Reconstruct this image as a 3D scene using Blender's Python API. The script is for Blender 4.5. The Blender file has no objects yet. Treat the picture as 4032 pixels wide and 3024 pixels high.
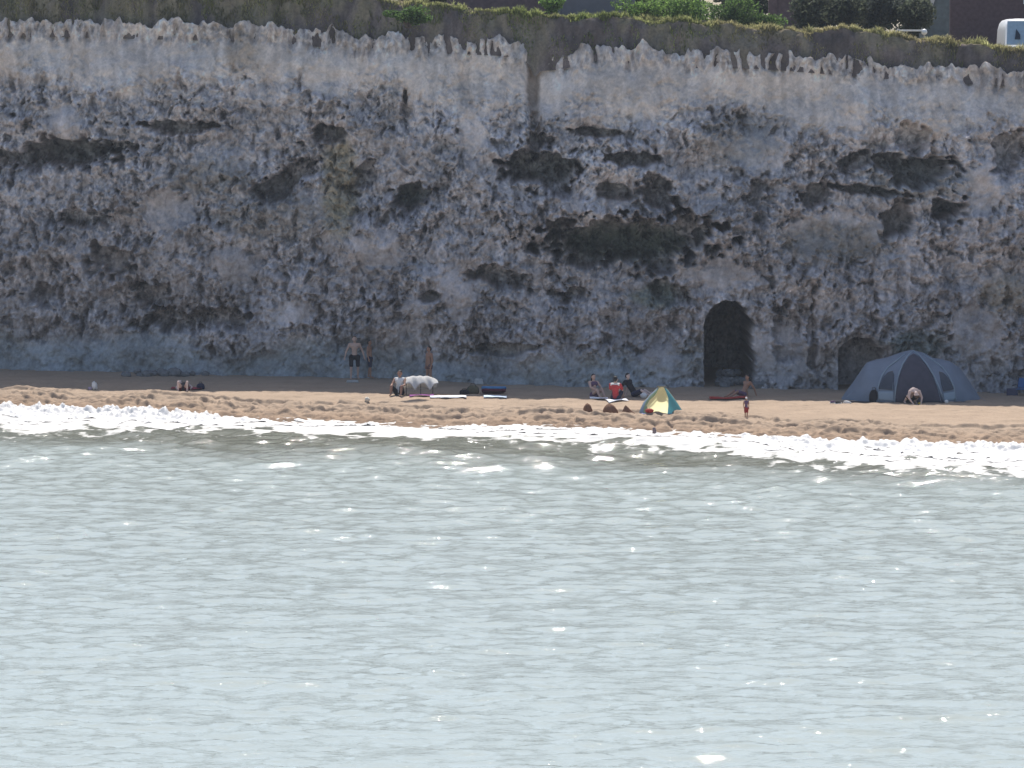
import bpy, math, random
import numpy as np
from mathutils import Vector, Matrix

# ------------------------------------------------------------------ camera, sky, sun, exposure
SC = bpy.context.scene
COL = SC.collection
F = 19200.0                    # focal length in photo pixels (4032 wide)
CAMZ = 15.0
CAMY = -200.0
PITCH = math.atan((1512 - 180) / F)
cam = bpy.data.objects.new('camera', bpy.data.cameras.new('camera'))
COL.objects.link(cam)
cam.data.lens = 36.0 * F / 4032
cam.data.sensor_width = 36.0
cam.data.clip_start = 1.0
cam.data.clip_end = 6000.0
cam.location = (0, CAMY, CAMZ)
cam.rotation_euler = (math.pi / 2 - PITCH, 0, 0)
SC.camera = cam

SUN_EL = math.radians(57.0)
SUN_AZ = math.radians(0.0)      # from +Y towards +X
world = bpy.data.worlds.new('World')
SC.world = world
world.use_nodes = True
wn = world.node_tree.nodes
wn.clear()
wo = wn.new('ShaderNodeOutputWorld')
bg = wn.new('ShaderNodeBackground')
sky = wn.new('ShaderNodeTexSky')
sky.sky_type = 'NISHITA'
sky.sun_disc = False
sky.sun_elevation = SUN_EL
sky.sun_rotation = SUN_AZ
sky.altitude = 0
sky.air_density = 1.0
sky.dust_density = 1.6
sky.ozone_density = 1.0
bg.inputs['Strength'].default_value = 0.105
world.node_tree.links.new(sky.outputs[0], bg.inputs[0])
world.node_tree.links.new(bg.outputs[0], wo.inputs[0])

sl = bpy.data.lights.new('sun', 'SUN')
sl.energy = 4.2
sl.angle = math.radians(0.53)
sl.color = (1.0, 0.95, 0.88)
sun = bpy.data.objects.new('sun', sl)
COL.objects.link(sun)
sv = Vector((math.sin(SUN_AZ) * math.cos(SUN_EL), math.cos(SUN_AZ) * math.cos(SUN_EL), math.sin(SUN_EL)))
sun.rotation_euler = (-sv).to_track_quat('-Z', 'Y').to_euler()
sun.location = (0, 60, 80)

SC.view_settings.view_transform = 'Standard'
SC.view_settings.look = 'None'
SC.view_settings.gamma = 1.0
SC.view_settings.use_curve_mapping = False
SC.view_settings.exposure = 0.45
SC.render.engine = 'CYCLES'
SC.cycles.max_bounces = 6
SC.cycles.diffuse_bounces = 3
SC.cycles.transparent_max_bounces = 8

rng = np.random.default_rng(11)
random.seed(11)

# ------------------------------------------------------------------ noise
def _h(ix, iy, seed):
    n = (ix.astype(np.int64) * 374761393 + iy.astype(np.int64) * 668265263 + seed * 974634777) & 0xFFFFFFFF
    n = ((n ^ (n >> 13)) * 1274126177) & 0xFFFFFFFF
    n = (n ^ (n >> 16)) & 0xFFFFFFFF
    return n / 4294967295.0

def perlin(x, y, seed=0):
    x, y = np.broadcast_arrays(np.asarray(x, float), np.asarray(y, float))
    ix = np.floor(x); iy = np.floor(y)
    fx = x - ix; fy = y - iy
    u = fx * fx * fx * (fx * (fx * 6 - 15) + 10)
    v = fy * fy * fy * (fy * (fy * 6 - 15) + 10)
    def g(ax, ay, dx, dy):
        a = _h(ax, ay, seed) * 2 * math.pi
        return np.cos(a) * dx + np.sin(a) * dy
    n00 = g(ix, iy, fx, fy); n10 = g(ix + 1, iy, fx - 1, fy)
    n01 = g(ix, iy + 1, fx, fy - 1); n11 = g(ix + 1, iy + 1, fx - 1, fy - 1)
    a = n00 + u * (n10 - n00); b = n01 + u * (n11 - n01)
    return (a + v * (b - a)) * 1.5

def fbm(x, y, octs=4, seed=0, gain=0.5, lac=2.03):
    s = 0; a = 1; f = 1
    for o in range(octs):
        s = s + a * perlin(np.asarray(x) * f + 17.3 * o, np.asarray(y) * f - 9.1 * o, seed + o)
        a *= gain; f *= lac
    return s

def ridged(x, y, octs=3, seed=0):
    s = 0; a = 1; f = 1
    for o in range(octs):
        s = s + a * (1 - 2.2 * np.abs(perlin(np.asarray(x) * f + 7.7 * o, np.asarray(y) * f + 3.1 * o, seed + o)))
        a *= 0.5; f *= 2.1
    return s

def voronoi(x, y, seed=0):
    ix = np.floor(x); iy = np.floor(y)
    f1 = np.full(x.shape, 9.0); f2 = np.full(x.shape, 9.0); cid = np.zeros(x.shape)
    for dx in (-1, 0, 1):
        for dy in (-1, 0, 1):
            cx = ix + dx; cy = iy + dy
            px = cx + _h(cx, cy, seed); py = cy + _h(cx, cy, seed + 5)
            d = np.hypot(px - x, py - y)
            c = _h(cx, cy, seed + 9)
            m = d < f1
            f2 = np.where(m, f1, np.minimum(f2, d))
            cid = np.where(m, c, cid)
            f1 = np.where(m, d, f1)
    return f1, f2, cid

def sstep(a, b, x):
    t = np.clip((x - a) / (b - a), 0, 1)
    return t * t * (3 - 2 * t)

# ------------------------------------------------------------------ materials
def _nt(name):
    m = bpy.data.materials.new(name)
    m.use_nodes = True
    return m, m.node_tree.nodes, m.node_tree.links, m.node_tree.nodes['Principled BSDF']

def mat(name, col, rough=0.8, var=0.15, scale=8.0, bump=0.0, spec=0.3, sheen=0.0, trans=0.0, metal=0.0):
    """plain surface whose colour wanders a little with a noise"""
    m, n, l, b = _nt(name)
    tc = n.new('ShaderNodeTexCoord')
    ns = n.new('ShaderNodeTexNoise'); ns.inputs['Scale'].default_value = scale; ns.inputs['Detail'].default_value = 5
    l.new(tc.outputs['Object'], ns.inputs['Vector'])
    rp = n.new('ShaderNodeValToRGB')
    c = col
    rp.color_ramp.elements[0].position = 0.3; rp.color_ramp.elements[1].position = 0.7
    rp.color_ramp.elements[0].color = (c[0] * (1 - var), c[1] * (1 - var), c[2] * (1 - var), 1)
    rp.color_ramp.elements[1].color = (min(1, c[0] * (1 + var)), min(1, c[1] * (1 + var)), min(1, c[2] * (1 + var)), 1)
    l.new(ns.outputs['Fac'], rp.inputs['Fac'])
    l.new(rp.outputs['Color'], b.inputs['Base Color'])
    b.inputs['Roughness'].default_value = rough
    b.inputs['Specular IOR Level'].default_value = spec
    b.inputs['Metallic'].default_value = metal
    if bump:
        bp = n.new('ShaderNodeBump'); bp.inputs['Strength'].default_value = bump; bp.inputs['Distance'].default_value = 0.02
        l.new(ns.outputs['Fac'], bp.inputs['Height']); l.new(bp.outputs['Normal'], b.inputs['Normal'])
    if trans:
        out = n['Material Output']
        tr = n.new('ShaderNodeBsdfTranslucent'); l.new(rp.outputs['Color'], tr.inputs['Color'])
        mx = n.new('ShaderNodeMixShader'); mx.inputs[0].default_value = trans
        l.new(b.outputs[0], mx.inputs[1]); l.new(tr.outputs[0], mx.inputs[2]); l.new(mx.outputs[0], out.inputs['Surface'])
    return m

def attr_mat(name, attr='tint', rough=0.9, grain=0.25, gscale=14.0, spec=0.2, trans=0.0, bump=0.3, bdist=0.03):
    """base colour from a per-vertex albedo, broken up by fine grain"""
    m, n, l, b = _nt(name)
    at = n.new('ShaderNodeAttribute'); at.attribute_name = attr
    tc = n.new('ShaderNodeTexCoord')
    ns = n.new('ShaderNodeTexNoise'); ns.inputs['Scale'].default_value = gscale; ns.inputs['Detail'].default_value = 6; ns.inputs['Roughness'].default_value = 0.65
    l.new(tc.outputs['Object'], ns.inputs['Vector'])
    mr = n.new('ShaderNodeMapRange'); mr.inputs[1].default_value = 0.25; mr.inputs[2].default_value = 0.75
    mr.inputs[3].default_value = 1 - grain; mr.inputs[4].default_value = 1 + grain
    l.new(ns.outputs['Fac'], mr.inputs[0])
    mm = n.new('ShaderNodeVectorMath'); mm.operation = 'SCALE'
    l.new(at.outputs['Color'], mm.inputs[0]); l.new(mr.outputs[0], mm.inputs['Scale'])
    l.new(mm.outputs[0], b.inputs['Base Color'])
    b.inputs['Roughness'].default_value = rough
    b.inputs['Specular IOR Level'].default_value = spec
    if bump:
        bp = n.new('ShaderNodeBump'); bp.inputs['Strength'].default_value = bump; bp.inputs['Distance'].default_value = bdist
        l.new(ns.outputs['Fac'], bp.inputs['Height']); l.new(bp.outputs['Normal'], b.inputs['Normal'])
    if trans:
        out = n['Material Output']
        tr = n.new('ShaderNodeBsdfTranslucent'); l.new(mm.outputs[0], tr.inputs['Color'])
        mx = n.new('ShaderNodeMixShader'); mx.inputs[0].default_value = trans
        l.new(b.outputs[0], mx.inputs[1]); l.new(tr.outputs[0], mx.inputs[2]); l.new(mx.outputs[0], out.inputs['Surface'])
    return m

# ------------------------------------------------------------------ mesh helpers
def link(name, me, m=None, parent=None, smooth=True):
    o = bpy.data.objects.new(name, me)
    COL.objects.link(o)
    if m: me.materials.append(m)
    if parent: o.parent = parent
    if smooth and len(me.polygons):
        me.polygons.foreach_set('use_smooth', np.ones(len(me.polygons), bool))
    return o

def np_mesh(name, V, Q, tint=None):
    """mesh from vertex array and quad (or triangle) index array"""
    me = bpy.data.meshes.new(name)
    V = np.asarray(V, np.float32); Q = np.asarray(Q, np.int32); k = Q.shape[1]
    me.vertices.add(len(V)); me.vertices.foreach_set('co', V.ravel())
    me.loops.add(Q.size); me.loops.foreach_set('vertex_index', Q.ravel())
    me.polygons.add(len(Q)); me.polygons.foreach_set('loop_start', np.arange(0, Q.size, k, dtype=np.int32))
    me.update(calc_edges=True)
    if tint is not None:
        a = me.color_attributes.new('tint', 'FLOAT_COLOR', 'POINT')
        c = np.ones((len(V), 4), np.float32); c[:, :3] = tint
        a.data.foreach_set('color', c.ravel())
    return me

def grid_faces(nr, nc):
    i = np.arange(nr - 1)[:, None] * nc + np.arange(nc - 1)[None, :]
    i = i.ravel()
    return np.stack([i, i + 1, i + nc + 1, i + nc], 1)

def tag(o, label=None, cat=None, group=None, kind=None):
    if label: o['label'] = label
    if cat: o['category'] = cat
    if group: o['group'] = group
    if kind: o['kind'] = kind
    return o

def thing(name, label, cat, loc=(0, 0, 0), rz=0.0, group=None):
    o = bpy.data.objects.new(name, None)
    o.empty_display_size = 0.3
    COL.objects.link(o); o.location = loc; o.rotation_euler = (0, 0, rz)
    return tag(o, label, cat, group)

class MB:
    def __init__(s): s.v = []; s.f = []
    def box(s, c, d, rz=0.0, taper=1.0):
        x, y, z = d[0] / 2, d[1] / 2, d[2] / 2; i = len(s.v); R = Matrix.Rotation(rz, 3, 'Z')
        for k, zz in ((1, -z), (taper, z)):
            for a, b_ in ((-1, -1), (1, -1), (1, 1), (-1, 1)):
                s.v.append(tuple(Vector(c) + R @ Vector((a * x * k, b_ * y * k, zz))))
        s.f += [(i, i + 3, i + 2, i + 1), (i + 4, i + 5, i + 6, i + 7)] + [(i + a, i + (a + 1) % 4, i + 4 + (a + 1) % 4, i + 4 + a) for a in range(4)]
    def tube(s, pts, r, n=8, cap=True):
        pts = [Vector(p) for p in pts]; i0 = len(s.v)
        rr = r if isinstance(r, (list, tuple)) else [r] * len(pts)
        for k, p in enumerate(pts):
            t = (pts[min(k + 1, len(pts) - 1)] - pts[max(k - 1, 0)]).normalized()
            a = t.cross(Vector((0, 0, 1)) if abs(t.z) < .9 else Vector((1, 0, 0))).normalized(); b_ = t.cross(a)
            for j in range(n):
                w = 2 * math.pi * j / n
                s.v.append(tuple(p + (a * math.cos(w) + b_ * math.sin(w)) * rr[k]))
        for k in range(len(pts) - 1):
            for j in range(n):
                s.f.append((i0 + k * n + j, i0 + k * n + (j + 1) % n, i0 + (k + 1) * n + (j + 1) % n, i0 + (k + 1) * n + j))
        if cap:
            s.f.append(tuple(i0 + j for j in range(n))[::-1]); s.f.append(tuple(i0 + (len(pts) - 1) * n + j for j in range(n)))
    def ball(s, c, r, n=12, m=8, jit=0.0, seed=0):
        i0 = len(s.v); R = random.Random(seed)
        r = r if isinstance(r, (tuple, list)) else (r, r, r)
        for a in range(m + 1):
            th = math.pi * a / m
            for j in range(n):
                ph = 2 * math.pi * j / n; k = 1 + R.uniform(-jit, jit)
                s.v.append((c[0] + r[0] * k * math.sin(th) * math.cos(ph), c[1] + r[1] * k * math.sin(th) * math.sin(ph), c[2] + r[2] * k * math.cos(th)))
        for a in range(m):
            for j in range(n):
                s.f.append((i0 + a * n + j, i0 + (a + 1) * n + j, i0 + (a + 1) * n + (j + 1) % n, i0 + a * n + (j + 1) % n))
    def build(s, name, m, parent=None, smooth=True, bevel=0.0):
        me = bpy.data.meshes.new(name); me.from_pydata(s.v, [], s.f); me.validate(); me.update()
        o = link(name, me, m, parent, smooth)
        if bevel:
            bv = o.modifiers.new('bevel', 'BEVEL'); bv.width = bevel; bv.segments = 2; bv.limit_method = 'ANGLE'
        return o

# ------------------------------------------------------------------ where things stand: pixel rays of the photograph met with the terrain
cp, sp = math.cos(PITCH), math.sin(PITCH)
def P(px, py, d):
    a = (np.asarray(px, float) - 2016) / F; b = -(np.asarray(py, float) - 1512) / F
    ry = cp + b * sp; rz = -sp + b * cp
    return a / ry * d, CAMY + d + 0 * a, CAMZ + rz / ry * d

K = 4032 / 2212.0
sh = np.array([(-600, 866), (-150, 876), (0, 880), (100, 884), (200, 888), (300, 890), (400, 895), (530, 908), (800, 915), (960, 925), (1100, 922), (1250, 926), (1420, 935), (1600, 943), (1800, 955), (2000, 962), (2212, 966), (2500, 972), (3000, 985)]) * K
_d = 14.95 * F / (sh[:, 1] - 180)
SHX = (sh[:, 0] - 2016) / F * _d; SHY = CAMY + _d
def shore(x): return np.interp(x, SHX, SHY)
def beach_base(x, y):
    t = np.asarray(y) - shore(x)
    return np.where(t < 9, 0.06 * t, 0.54 + 0.018 * (t - 9))
def on_beach(px, py):
    """point of the beach under a pixel"""
    lo, hi = 170.0, 225.0
    for _ in range(40):
        m = (lo + hi) / 2; x, y, z = P(px, py, m)
        if z > beach_base(x, y): lo = m
        else: hi = m
    x, y, z = P(px, py, lo)
    return float(x), float(y), float(z)

ft = np.array([(-700, 775), (-200, 792), (0, 798), (300, 806), (500, 812), (700, 815), (900, 822), (1100, 832), (1300, 836), (1520, 838), (1640, 838), (1820, 842), (2000, 848), (2212, 852), (2500, 856), (3000, 866)]) * K
_f = np.array([on_beach(a, b) for a, b in ft])
FTX, FTY = _f[:, 0], _f[:, 1]
def foot(x): return np.interp(x, FTX, FTY)

tp = np.array([(-1500, 70), (-400, 78), (0, 80), (300, 80), (600, 88), (1000, 98), (1300, 120), (1400, 135), (1700, 140), (1950, 150), (2000, 155), (2060, 168), (2084, 190), (2104, 238), (2126, 212), (2210, 204), (2280, 188), (2340, 170), (2500, 178), (2688, 198), (2850, 198), (3000, 202), (3300, 225), (3600, 250), (3900, 265), (4032, 275), (4500, 295), (5600, 320)], float)
def setback(px): return np.interp(px, [-500, 500, 1500, 2200, 3000, 4500], [2.0, 2.2, 3.0, 3.4, 3.2, 2.9])
TPX = []; TPY = []; TPZ = []; CRZ = []
crest_px = np.array([(-1500, -60), (0, -35), (600, -32), (1300, -15), (1600, 8), (1900, 48), (2100, 58), (2300, 70), (2450, 74), (2700, 90), (2900, 110), (3100, 120), (3300, 124), (3500, 142), (3700, 168), (3850, 186), (4032, 202), (4500, 220), (5600, 245)], float)
for a, b in tp:
    x = (a - 2016) / F * 208.0
    for _ in range(6):
        dd = foot(x) - CAMY + setback(a); x, y, z = P(a, b, dd)
    TPX.append(float(x)); TPY.append(float(y)); TPZ.append(float(z))
TPX, TPY, TPZ = map(np.array, (TPX, TPY, TPZ))
CX = []; CZ = []
for a, b in crest_px:
    x = (a - 2016) / F * 210.0
    for _ in range(6):
        dd = np.interp(x, TPX, TPY) - CAMY + 1.8; x, y, z = P(a, b, dd)
    CX.append(float(x)); CZ.append(float(z))
def topy(x): return np.interp(x, TPX, TPY)
def topz(x): return np.interp(x, TPX, TPZ)
def crestz(x): return np.interp(x, CX, CZ)

def axis(fine0, fine1, step, far, grow=1.25):
    a = list(np.arange(fine0, fine1 + step * .5, step))
    s = step
    left = []; v = a[0]
    while v > -far: s *= grow; v -= s; left.append(v)
    s = step; right = []; v = a[-1]
    while v < far: s *= grow; v += s; right.append(v)
    return np.array(left[::-1] + a + right)

# ------------------------------------------------------------------ cliff
def build_cliff():
    xs = axis(-24, 23.5, 0.046, 160)
    vs = np.linspace(0, 1, 345)
    X, Vv = np.meshgrid(xs, vs)
    zb = beach_base(xs, foot(xs)) - 0.5
    near = 1 - sstep(26, 60, np.abs(xs))
    teeth = (0.20 * fbm(xs / 1.1, 3.3, 3, 40) + 0.34 * np.maximum(-.2, perlin(xs / 0.45, 1.7, 41)) + 0.10 * perlin(xs / 0.17, 9.1, 44)) * near
    zt = topz(xs) + teeth - 0.03
    Z = zb + Vv * (zt - zb)
    below = topz(xs) - Z                                    # metres under the edge
    above = Z - (zb + 0.5)                                  # metres over the sand
    frac = np.clip(above / (topz(xs) - zb - 0.5), 0, 1)
    wob = 0.9 * fbm(X / 3.5, Z / 2.5, 3, 3)
    band = 1 - sstep(1.9, 3.7, below + wob * 1.1)           # smoother pale face under the edge
    base = 1 - sstep(0.9, 2.3, above + 0.7 * wob + 0.35)    # smooth sea-worn foot
    base = base * (1 - 0.75 * sstep(4, 9, X))
    fr = 1 - sstep(0.6, 1.15, below + 0.35 * perlin(X / 0.9, 0.2, 8))      # fringe of the edge
    rough = np.clip((1 - 0.78 * band * (1 - fr) - 0.72 * base) * (.62 + .5 * sstep(-.45, .4, fbm(X / 3.1, Z / 2.3, 3, 66))), 0.10, 1.1)
    slab = np.zeros_like(X)                                 # clean faces where slabs have come away
    jw = .5 * fbm(X / .9, Z / .9, 3, 67)
    for px, py, rx, ry, tl in ((808, 545, 62, 48, .3), (985, 640, 46, 62, 0), (900, 665, 50, 26, -.3), (1690, 760, 80, 62, 0), (1440, 775, 60, 40, 0), (1800, 500, 130, 50, 0), (620, 690, 60, 30, 0), (1190, 200, 60, 60, 0), (330, 470, 70, 50, .2), (1560, 590, 70, 40, 0), (2080, 700, 60, 60, 0), (90, 265, 55, 34, .5), (1020, 300, 30, 70, 0), (690, 180, 60, 40, 0), (1640, 330, 70, 50, 0), (2100, 400, 50, 60, 0), (480, 590, 60, 50, .4)):
        x0, y0, z0 = (float(v) for v in P(px * K, py * K, 206)); q = 206 / F * K
        ax = (X - x0) * math.cos(tl) - (Z - z0) * math.sin(tl); az = (X - x0) * math.sin(tl) + (Z - z0) * math.cos(tl)
        r = (np.abs(ax / (rx * q)) ** 1.4 + np.abs(az / (ry * q)) ** 1.4) ** (1 / 1.4) + jw * .6
        slab = np.maximum(slab, 1 - sstep(.86, 1.02, r))
    rough = rough * (1 - .72 * slab)
    wx = X + 0.16 * fbm(X / 0.9, Z / 0.9, 3, 21); wz = Z + 0.16 * fbm(X / 0.9 + 40, Z / 0.9, 3, 22)
    D = 0.75 * fbm(X / 7, Z / 6, 2, 1) + 0.5 * fbm(X / 2.6, Z / 2.2, 3, 2) * (1 - 0.5 * band)
    D += 0.04 * rough * np.sin(Z * 5.1 + 3.5 * fbm(X / 3, Z / 3, 2, 5))          # beds
    f1, f2, cid = voronoi(wx / 0.85, wz / 0.95, 31)
    D += rough * (0.40 * (cid - .5) + 0.22 * np.minimum(f2 - f1, 0.45))
    f1, f2, cid = voronoi(wx / 0.36, wz / 0.48, 32)
    D += rough * (0.34 * (cid - .5) + 0.24 * np.minimum(f2 - f1, 0.4))
    f1, f2, cid2 = voronoi(wx / 0.18, wz / 0.23, 33)
    D += rough * (0.25 * (cid2 - .5) + 0.16 * np.minimum(f2 - f1, 0.4))
    pit = sstep(.22, .62, fbm(wx / 0.48, wz / 0.62, 3, 35)); D -= 0.55 * rough * pit                 # weathered pockets
    crk = sstep(.82, 1.0, 1 - 3.0 * np.abs(perlin(wx / 0.8, wz / 1.1, 47))); D -= 0.07 * rough * crk * sstep(-.2, .3, perlin(X / 2.5, Z / 2.5, 48))
    f1, f2, cid3 = voronoi(X / 0.115 + .4 * fbm(X / .3, Z / .3, 2, 49), Z / 0.13, 46); D += (0.014 + .11 * rough) * (cid3 - .5)
    D += (0.02 + 0.045 * rough) * ridged(wx / 0.5, wz / 0.6, 3, 34) + (0.012 + 0.02 * rough) * fbm(X / 0.12, Z / 0.15, 2, 36)
    DF = fr * 0.42 * (.25 - np.abs(perlin(X / 0.42 + .3 * perlin(X / 1.1, Z / .7, 37), Z / 1.6, 38)) * 1.6) + fr * 0.14 * perlin(X / 0.13, Z / 0.5, 39)
    # buttress and hollow large shapes seen in the photograph
    dref = topy(X) - setback(2016) * (1 - frac) - CAMY
    def xz(px, py, dd): 
        x, y, z = P(px * K, py * K, dd); return float(x), float(z)
    hollows = [  # px, py, rx, ry, tilt, depth   (2212-wide pixels)
        (140, 330, 105, 24, 0, 1.5), (30, 345, 60, 14, .2, 1.0), (385, 275, 75, 11, 0, 0.9), (265, 315, 40, 8, 0, .7), (640, 372, 42, 17, -.3, 1.0), (600, 408, 48, 20, -.25, 1.2),
        (712, 290, 34, 15, 0, 1.0), (885, 428, 42, 24, -.2, 1.1), (1165, 365, 78, 30, .1, 1.6), (1165, 308, 26, 18, 0, .9), (1285, 286, 55, 8, .1, .7),
        (1365, 346, 56, 12, 0, 1.0), (1425, 425, 50, 24, .7, 1.1), (1200, 405, 30, 18, .5, 1.1), (1330, 415, 40, 14, .1, .8), (1350, 520, 170, 40, 0, 2.0), (1485, 500, 45, 30, 0, 1.6), (1262, 562, 44, 18, .2, 1.3), (1425, 572, 34, 22, .1, 1.2),
        (1870, 412, 62, 10, .1, .9), (1760, 424, 34, 20, -.4, 1.0), (1995, 372, 62, 26, -.25, 1.5), (1925, 352, 40, 18, .2, 1.2), (1942, 475, 26, 36, .4, 1.2), (2046, 456, 36, 20, -.2, 1.3), (1850, 350, 40, 14, -.3, .8), (1970, 300, 30, 30, 0, .6),
        (875, 212, 5, 12, 0, .8), (380, 695, 75, 22, 0, 1.0), (235, 565, 45, 34, .3, .8), (490, 690, 40, 20, 0, .8), (1080, 600, 60, 18, .2, .9), (1110, 750, 60, 7, 0, .5), (1080, 760, 50, 9, 0, .5), (780, 385, 22, 34, .6, .7),
        (1640, 440, 30, 40, 0, .5), (2180, 330, 30, 40, .3, .8), (1700, 720, 26, 60, 0, .5), (1755, 740, 10, 60, 0, .5), (930, 640, 24, 10, 0, .6), (180, 470, 60, 14, 0, .7), (330, 640, 40, 24, 0, .7), (90, 640, 30, 24, 0, .6), (1230, 640, 40, 14, 0, .6), (1450, 640, 40, 20, .2, .7)]
    warp1 = 0.55 * fbm(X / 0.8, Z / 0.6, 4, 51); warp2 = 0.45 * fbm(X / 0.8 + 9, Z / 0.6, 4, 52)
    hol = np.zeros_like(X)
    for px, py, rx, ry, tl, dep in hollows:
        x0, z0 = xz(px, py, 206.5); s = 206.5 / F * K
        # meet the leaning face at its own distance
        for _ in range(3):
            fz = np.clip((z0 - 0.6) / 14, 0, 1); dd = float(foot(x0)) - CAMY + float(setback(px * K)) * fz
            x0, z0 = xz(px, py, dd); s = dd / F * K
        ax = (X - x0) * math.cos(tl) - (Z - z0) * math.sin(tl); az = (X - x0) * math.sin(tl) + (Z - z0) * math.cos(tl)
        r = np.hypot(ax / (rx * s * 1.15) + warp1 * .75 + .25 * perlin(X / .35, Z / .3, 55), az / (ry * s * 1.3) + warp2 * .95 + .25 * perlin(X / .3, Z / .3, 56))
        edge = np.where(az > 0, 0.14, 0.5)
        hol = np.maximum(hol, dep * 1.9 * (1 - sstep(1 - edge, 1 + edge * .3, r)))
    D *= 1 - .8 * (1 - sstep(.5, 2.4, below))
    xn = float(P(1153 * K, 160 * K, 208)[0]) + .12 * perlin(Z / .9, 3.7, 69)
    D -= (1 - sstep(2.5, 4.5, below)) * (.5 * np.exp(-((X - xn) / .22) ** 2) + .28 * sstep(0, .2, X - xn) * (1 - sstep(.2, 2.2, X - xn)))
    D += DF
    D -= hol
    # brow over the two big hollows, and a white knob at the left
    for px, py, rx, ry, am in ((1330, 462, 120, 22, .5), (110, 275, 70, 36, .7), (800, 520, 80, 45, .45), (980, 620, 50, 60, .5), (1690, 790, 60, 60, .6), (1450, 760, 70, 60, .3), (1180, 480, 60, 60, .5)):
        x0, z0 = xz(px, py, 206); s = 206 / F * K
        r2 = ((X - x0) / (rx * s)) ** 2 + ((Z - z0) / (ry * s)) ** 2
        D += am * np.exp(-r2 * 1.2)
    # caves cut into the foot
    cave = np.zeros_like(X)
    jag = 0.16 * fbm(X / 0.5, Z / 0.5, 3, 61)
    for pl, pr, ptop, dep, sq in ((2782, 2968, 1192, 10.0, 1.15), (3312, 3476, 1335, 2.6, .75)):
        dd = float(foot((0.5 * (pl + pr) - 2016) / F * 204)) - CAMY
        xl = (pl - 2016) / F * dd; xr = (pr - 2016) / F * dd; zz = float(P(pl, ptop, dd + .4)[2])
        xc = (xl + xr) / 2; hw = (xr - xl) / 2; spring = zz - hw * sq
        dx = np.abs(X - xc + np.where(X > xc, jag, jag * .25)) / hw
        r = np.where(Z < spring, dx, np.hypot(dx, (Z - spring + jag * .5) / (hw * sq)))
        cave = np.maximum(cave, dep * (1 - sstep(0.94, 1.06, r)))
        # the arch ring stands slightly proud
        D = np.where((r > .98) & (r < 1.5), D * (0.35 + 0.65 * sstep(1.05, 1.5, r)) + 0.12 * (1 - sstep(1.02, 1.4, r)), D)
    D = np.where(cave > .2, D * .4, D) - cave
    # talus in the tall cave
    Y = foot(X) + (topy(X) - foot(X)) * np.clip(frac, 0, 1) ** 1.1 - D * (0.35 + 0.65 * near) + 0.3
    # albedo
    n1 = fbm(X / 2.2, Z / 1.8, 4, 71); n2 = .6 * fbm(X / 0.3, Z / 0.26, 3, 72) + .9 * (voronoi(X / .21 + .5 * warp1, Z / .17, 74)[2] - .5) + .5 * (voronoi(X / .11, Z / .1 + warp2, 75)[2] - .5); n3 = fbm(X / 1.2, Z / 3.2, 3, 73)
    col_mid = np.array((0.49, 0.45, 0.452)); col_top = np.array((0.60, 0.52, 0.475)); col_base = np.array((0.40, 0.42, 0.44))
    b3 = lambda m: m[..., None]
    tint = b3(1 - band) * col_mid + b3(band) * col_top
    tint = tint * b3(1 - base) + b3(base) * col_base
    ff = sstep(.25, .75, frac)  # painted gradient: colour darkens towards the foot
    tint = tint * b3(0.84 + 0.22 * ff + 0.24 * n1 + 0.34 * n2 * (0.4 + .6 * rough))
    tint = tint * (1 + b3(.03 * slab))
    vein = ridged(X / .26 + .4 * warp1, Z / .42 + .4 * warp2, 2, 76); grime = fbm(X / .2 + warp2, Z / .32 + warp1, 3, 77); big = sstep(-.5, .5, fbm(X / 2.2, Z / 2, 3, 78))
    tint = tint * b3(1 + rough * (.30 * sstep(.75, 1.25, vein) - (.28 + .22 * big) * sstep(.12, .5, grime)))
    tint = tint * (1 + b3(np.clip(n3, -1, 1)) * np.array((0.04, 0.01, -0.02)))
    strk = np.clip(perlin(X / .33 + .3 * warp1, Z / 2.4, 79), -.6, .6)
    tint = tint * b3(1 + .22 * strk * (1 - base))                       # rain streaks
    # lichen, soil wash and algae stains; dark ones over the hollows paint in shade too
    def stain_shade(px, py, rx, ry, colr, am):
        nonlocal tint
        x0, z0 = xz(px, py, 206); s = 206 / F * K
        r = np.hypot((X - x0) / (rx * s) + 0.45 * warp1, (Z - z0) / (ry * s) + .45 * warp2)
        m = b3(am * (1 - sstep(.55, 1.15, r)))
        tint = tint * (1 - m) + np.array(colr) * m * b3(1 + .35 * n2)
    stain_shade(722, 395, 46, 110, (.36, .30, .19), .75); stain_shade(720, 480, 40, 60, (.36, .31, .22), .6)
    stain_shade(1800, 520, 130, 50, (.24, .215, .185), .7); stain_shade(430, 395, 110, 50, (.25, .225, .19), .5)
    stain_shade(2150, 620, 60, 50, (.33, .29, .235), .6); stain_shade(500, 110, 40, 60, (.33, .27, .22), .7); stain_shade(1152, 190, 15, 80, (.24, .185, .145), .7)
    stain_shade(1220, 90, 60, 30, (.26, .19, .15), .7); stain_shade(1350, 530, 170, 44, (.13, .16, .12), .8); stain_shade(1420, 640, 60, 30, (.15, .18, .12), .6); stain_shade(880, 430, 40, 25, (.13, .16, .13), .7)
    stain_shade(140, 335, 110, 28, (.15, .165, .15), .5); stain_shade(1960, 380, 120, 60, (.2, .21, .2), .45); stain_shade(1960, 730, 70, 35, (.17, .21, .19), .6); stain_shade(1175, 370, 90, 34, (.2, .2, .17), .5)
    stain_shade(1600, 300, 120, 60, (.26, .255, .25), .5); stain_shade(1500, 760, 40, 40, (.27, .29, .28), .4); stain_shade(560, 480, 160, 60, (.28, .27, .25), .35)
    tint = np.clip(tint, 0.03, .8)
    # fold the edge over so that the lip has a back
    nr, nc = X.shape
    back = 5
    Xb = np.repeat(X[-1:], back, 0); k = np.arange(1, back + 1)[:, None] / back
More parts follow.
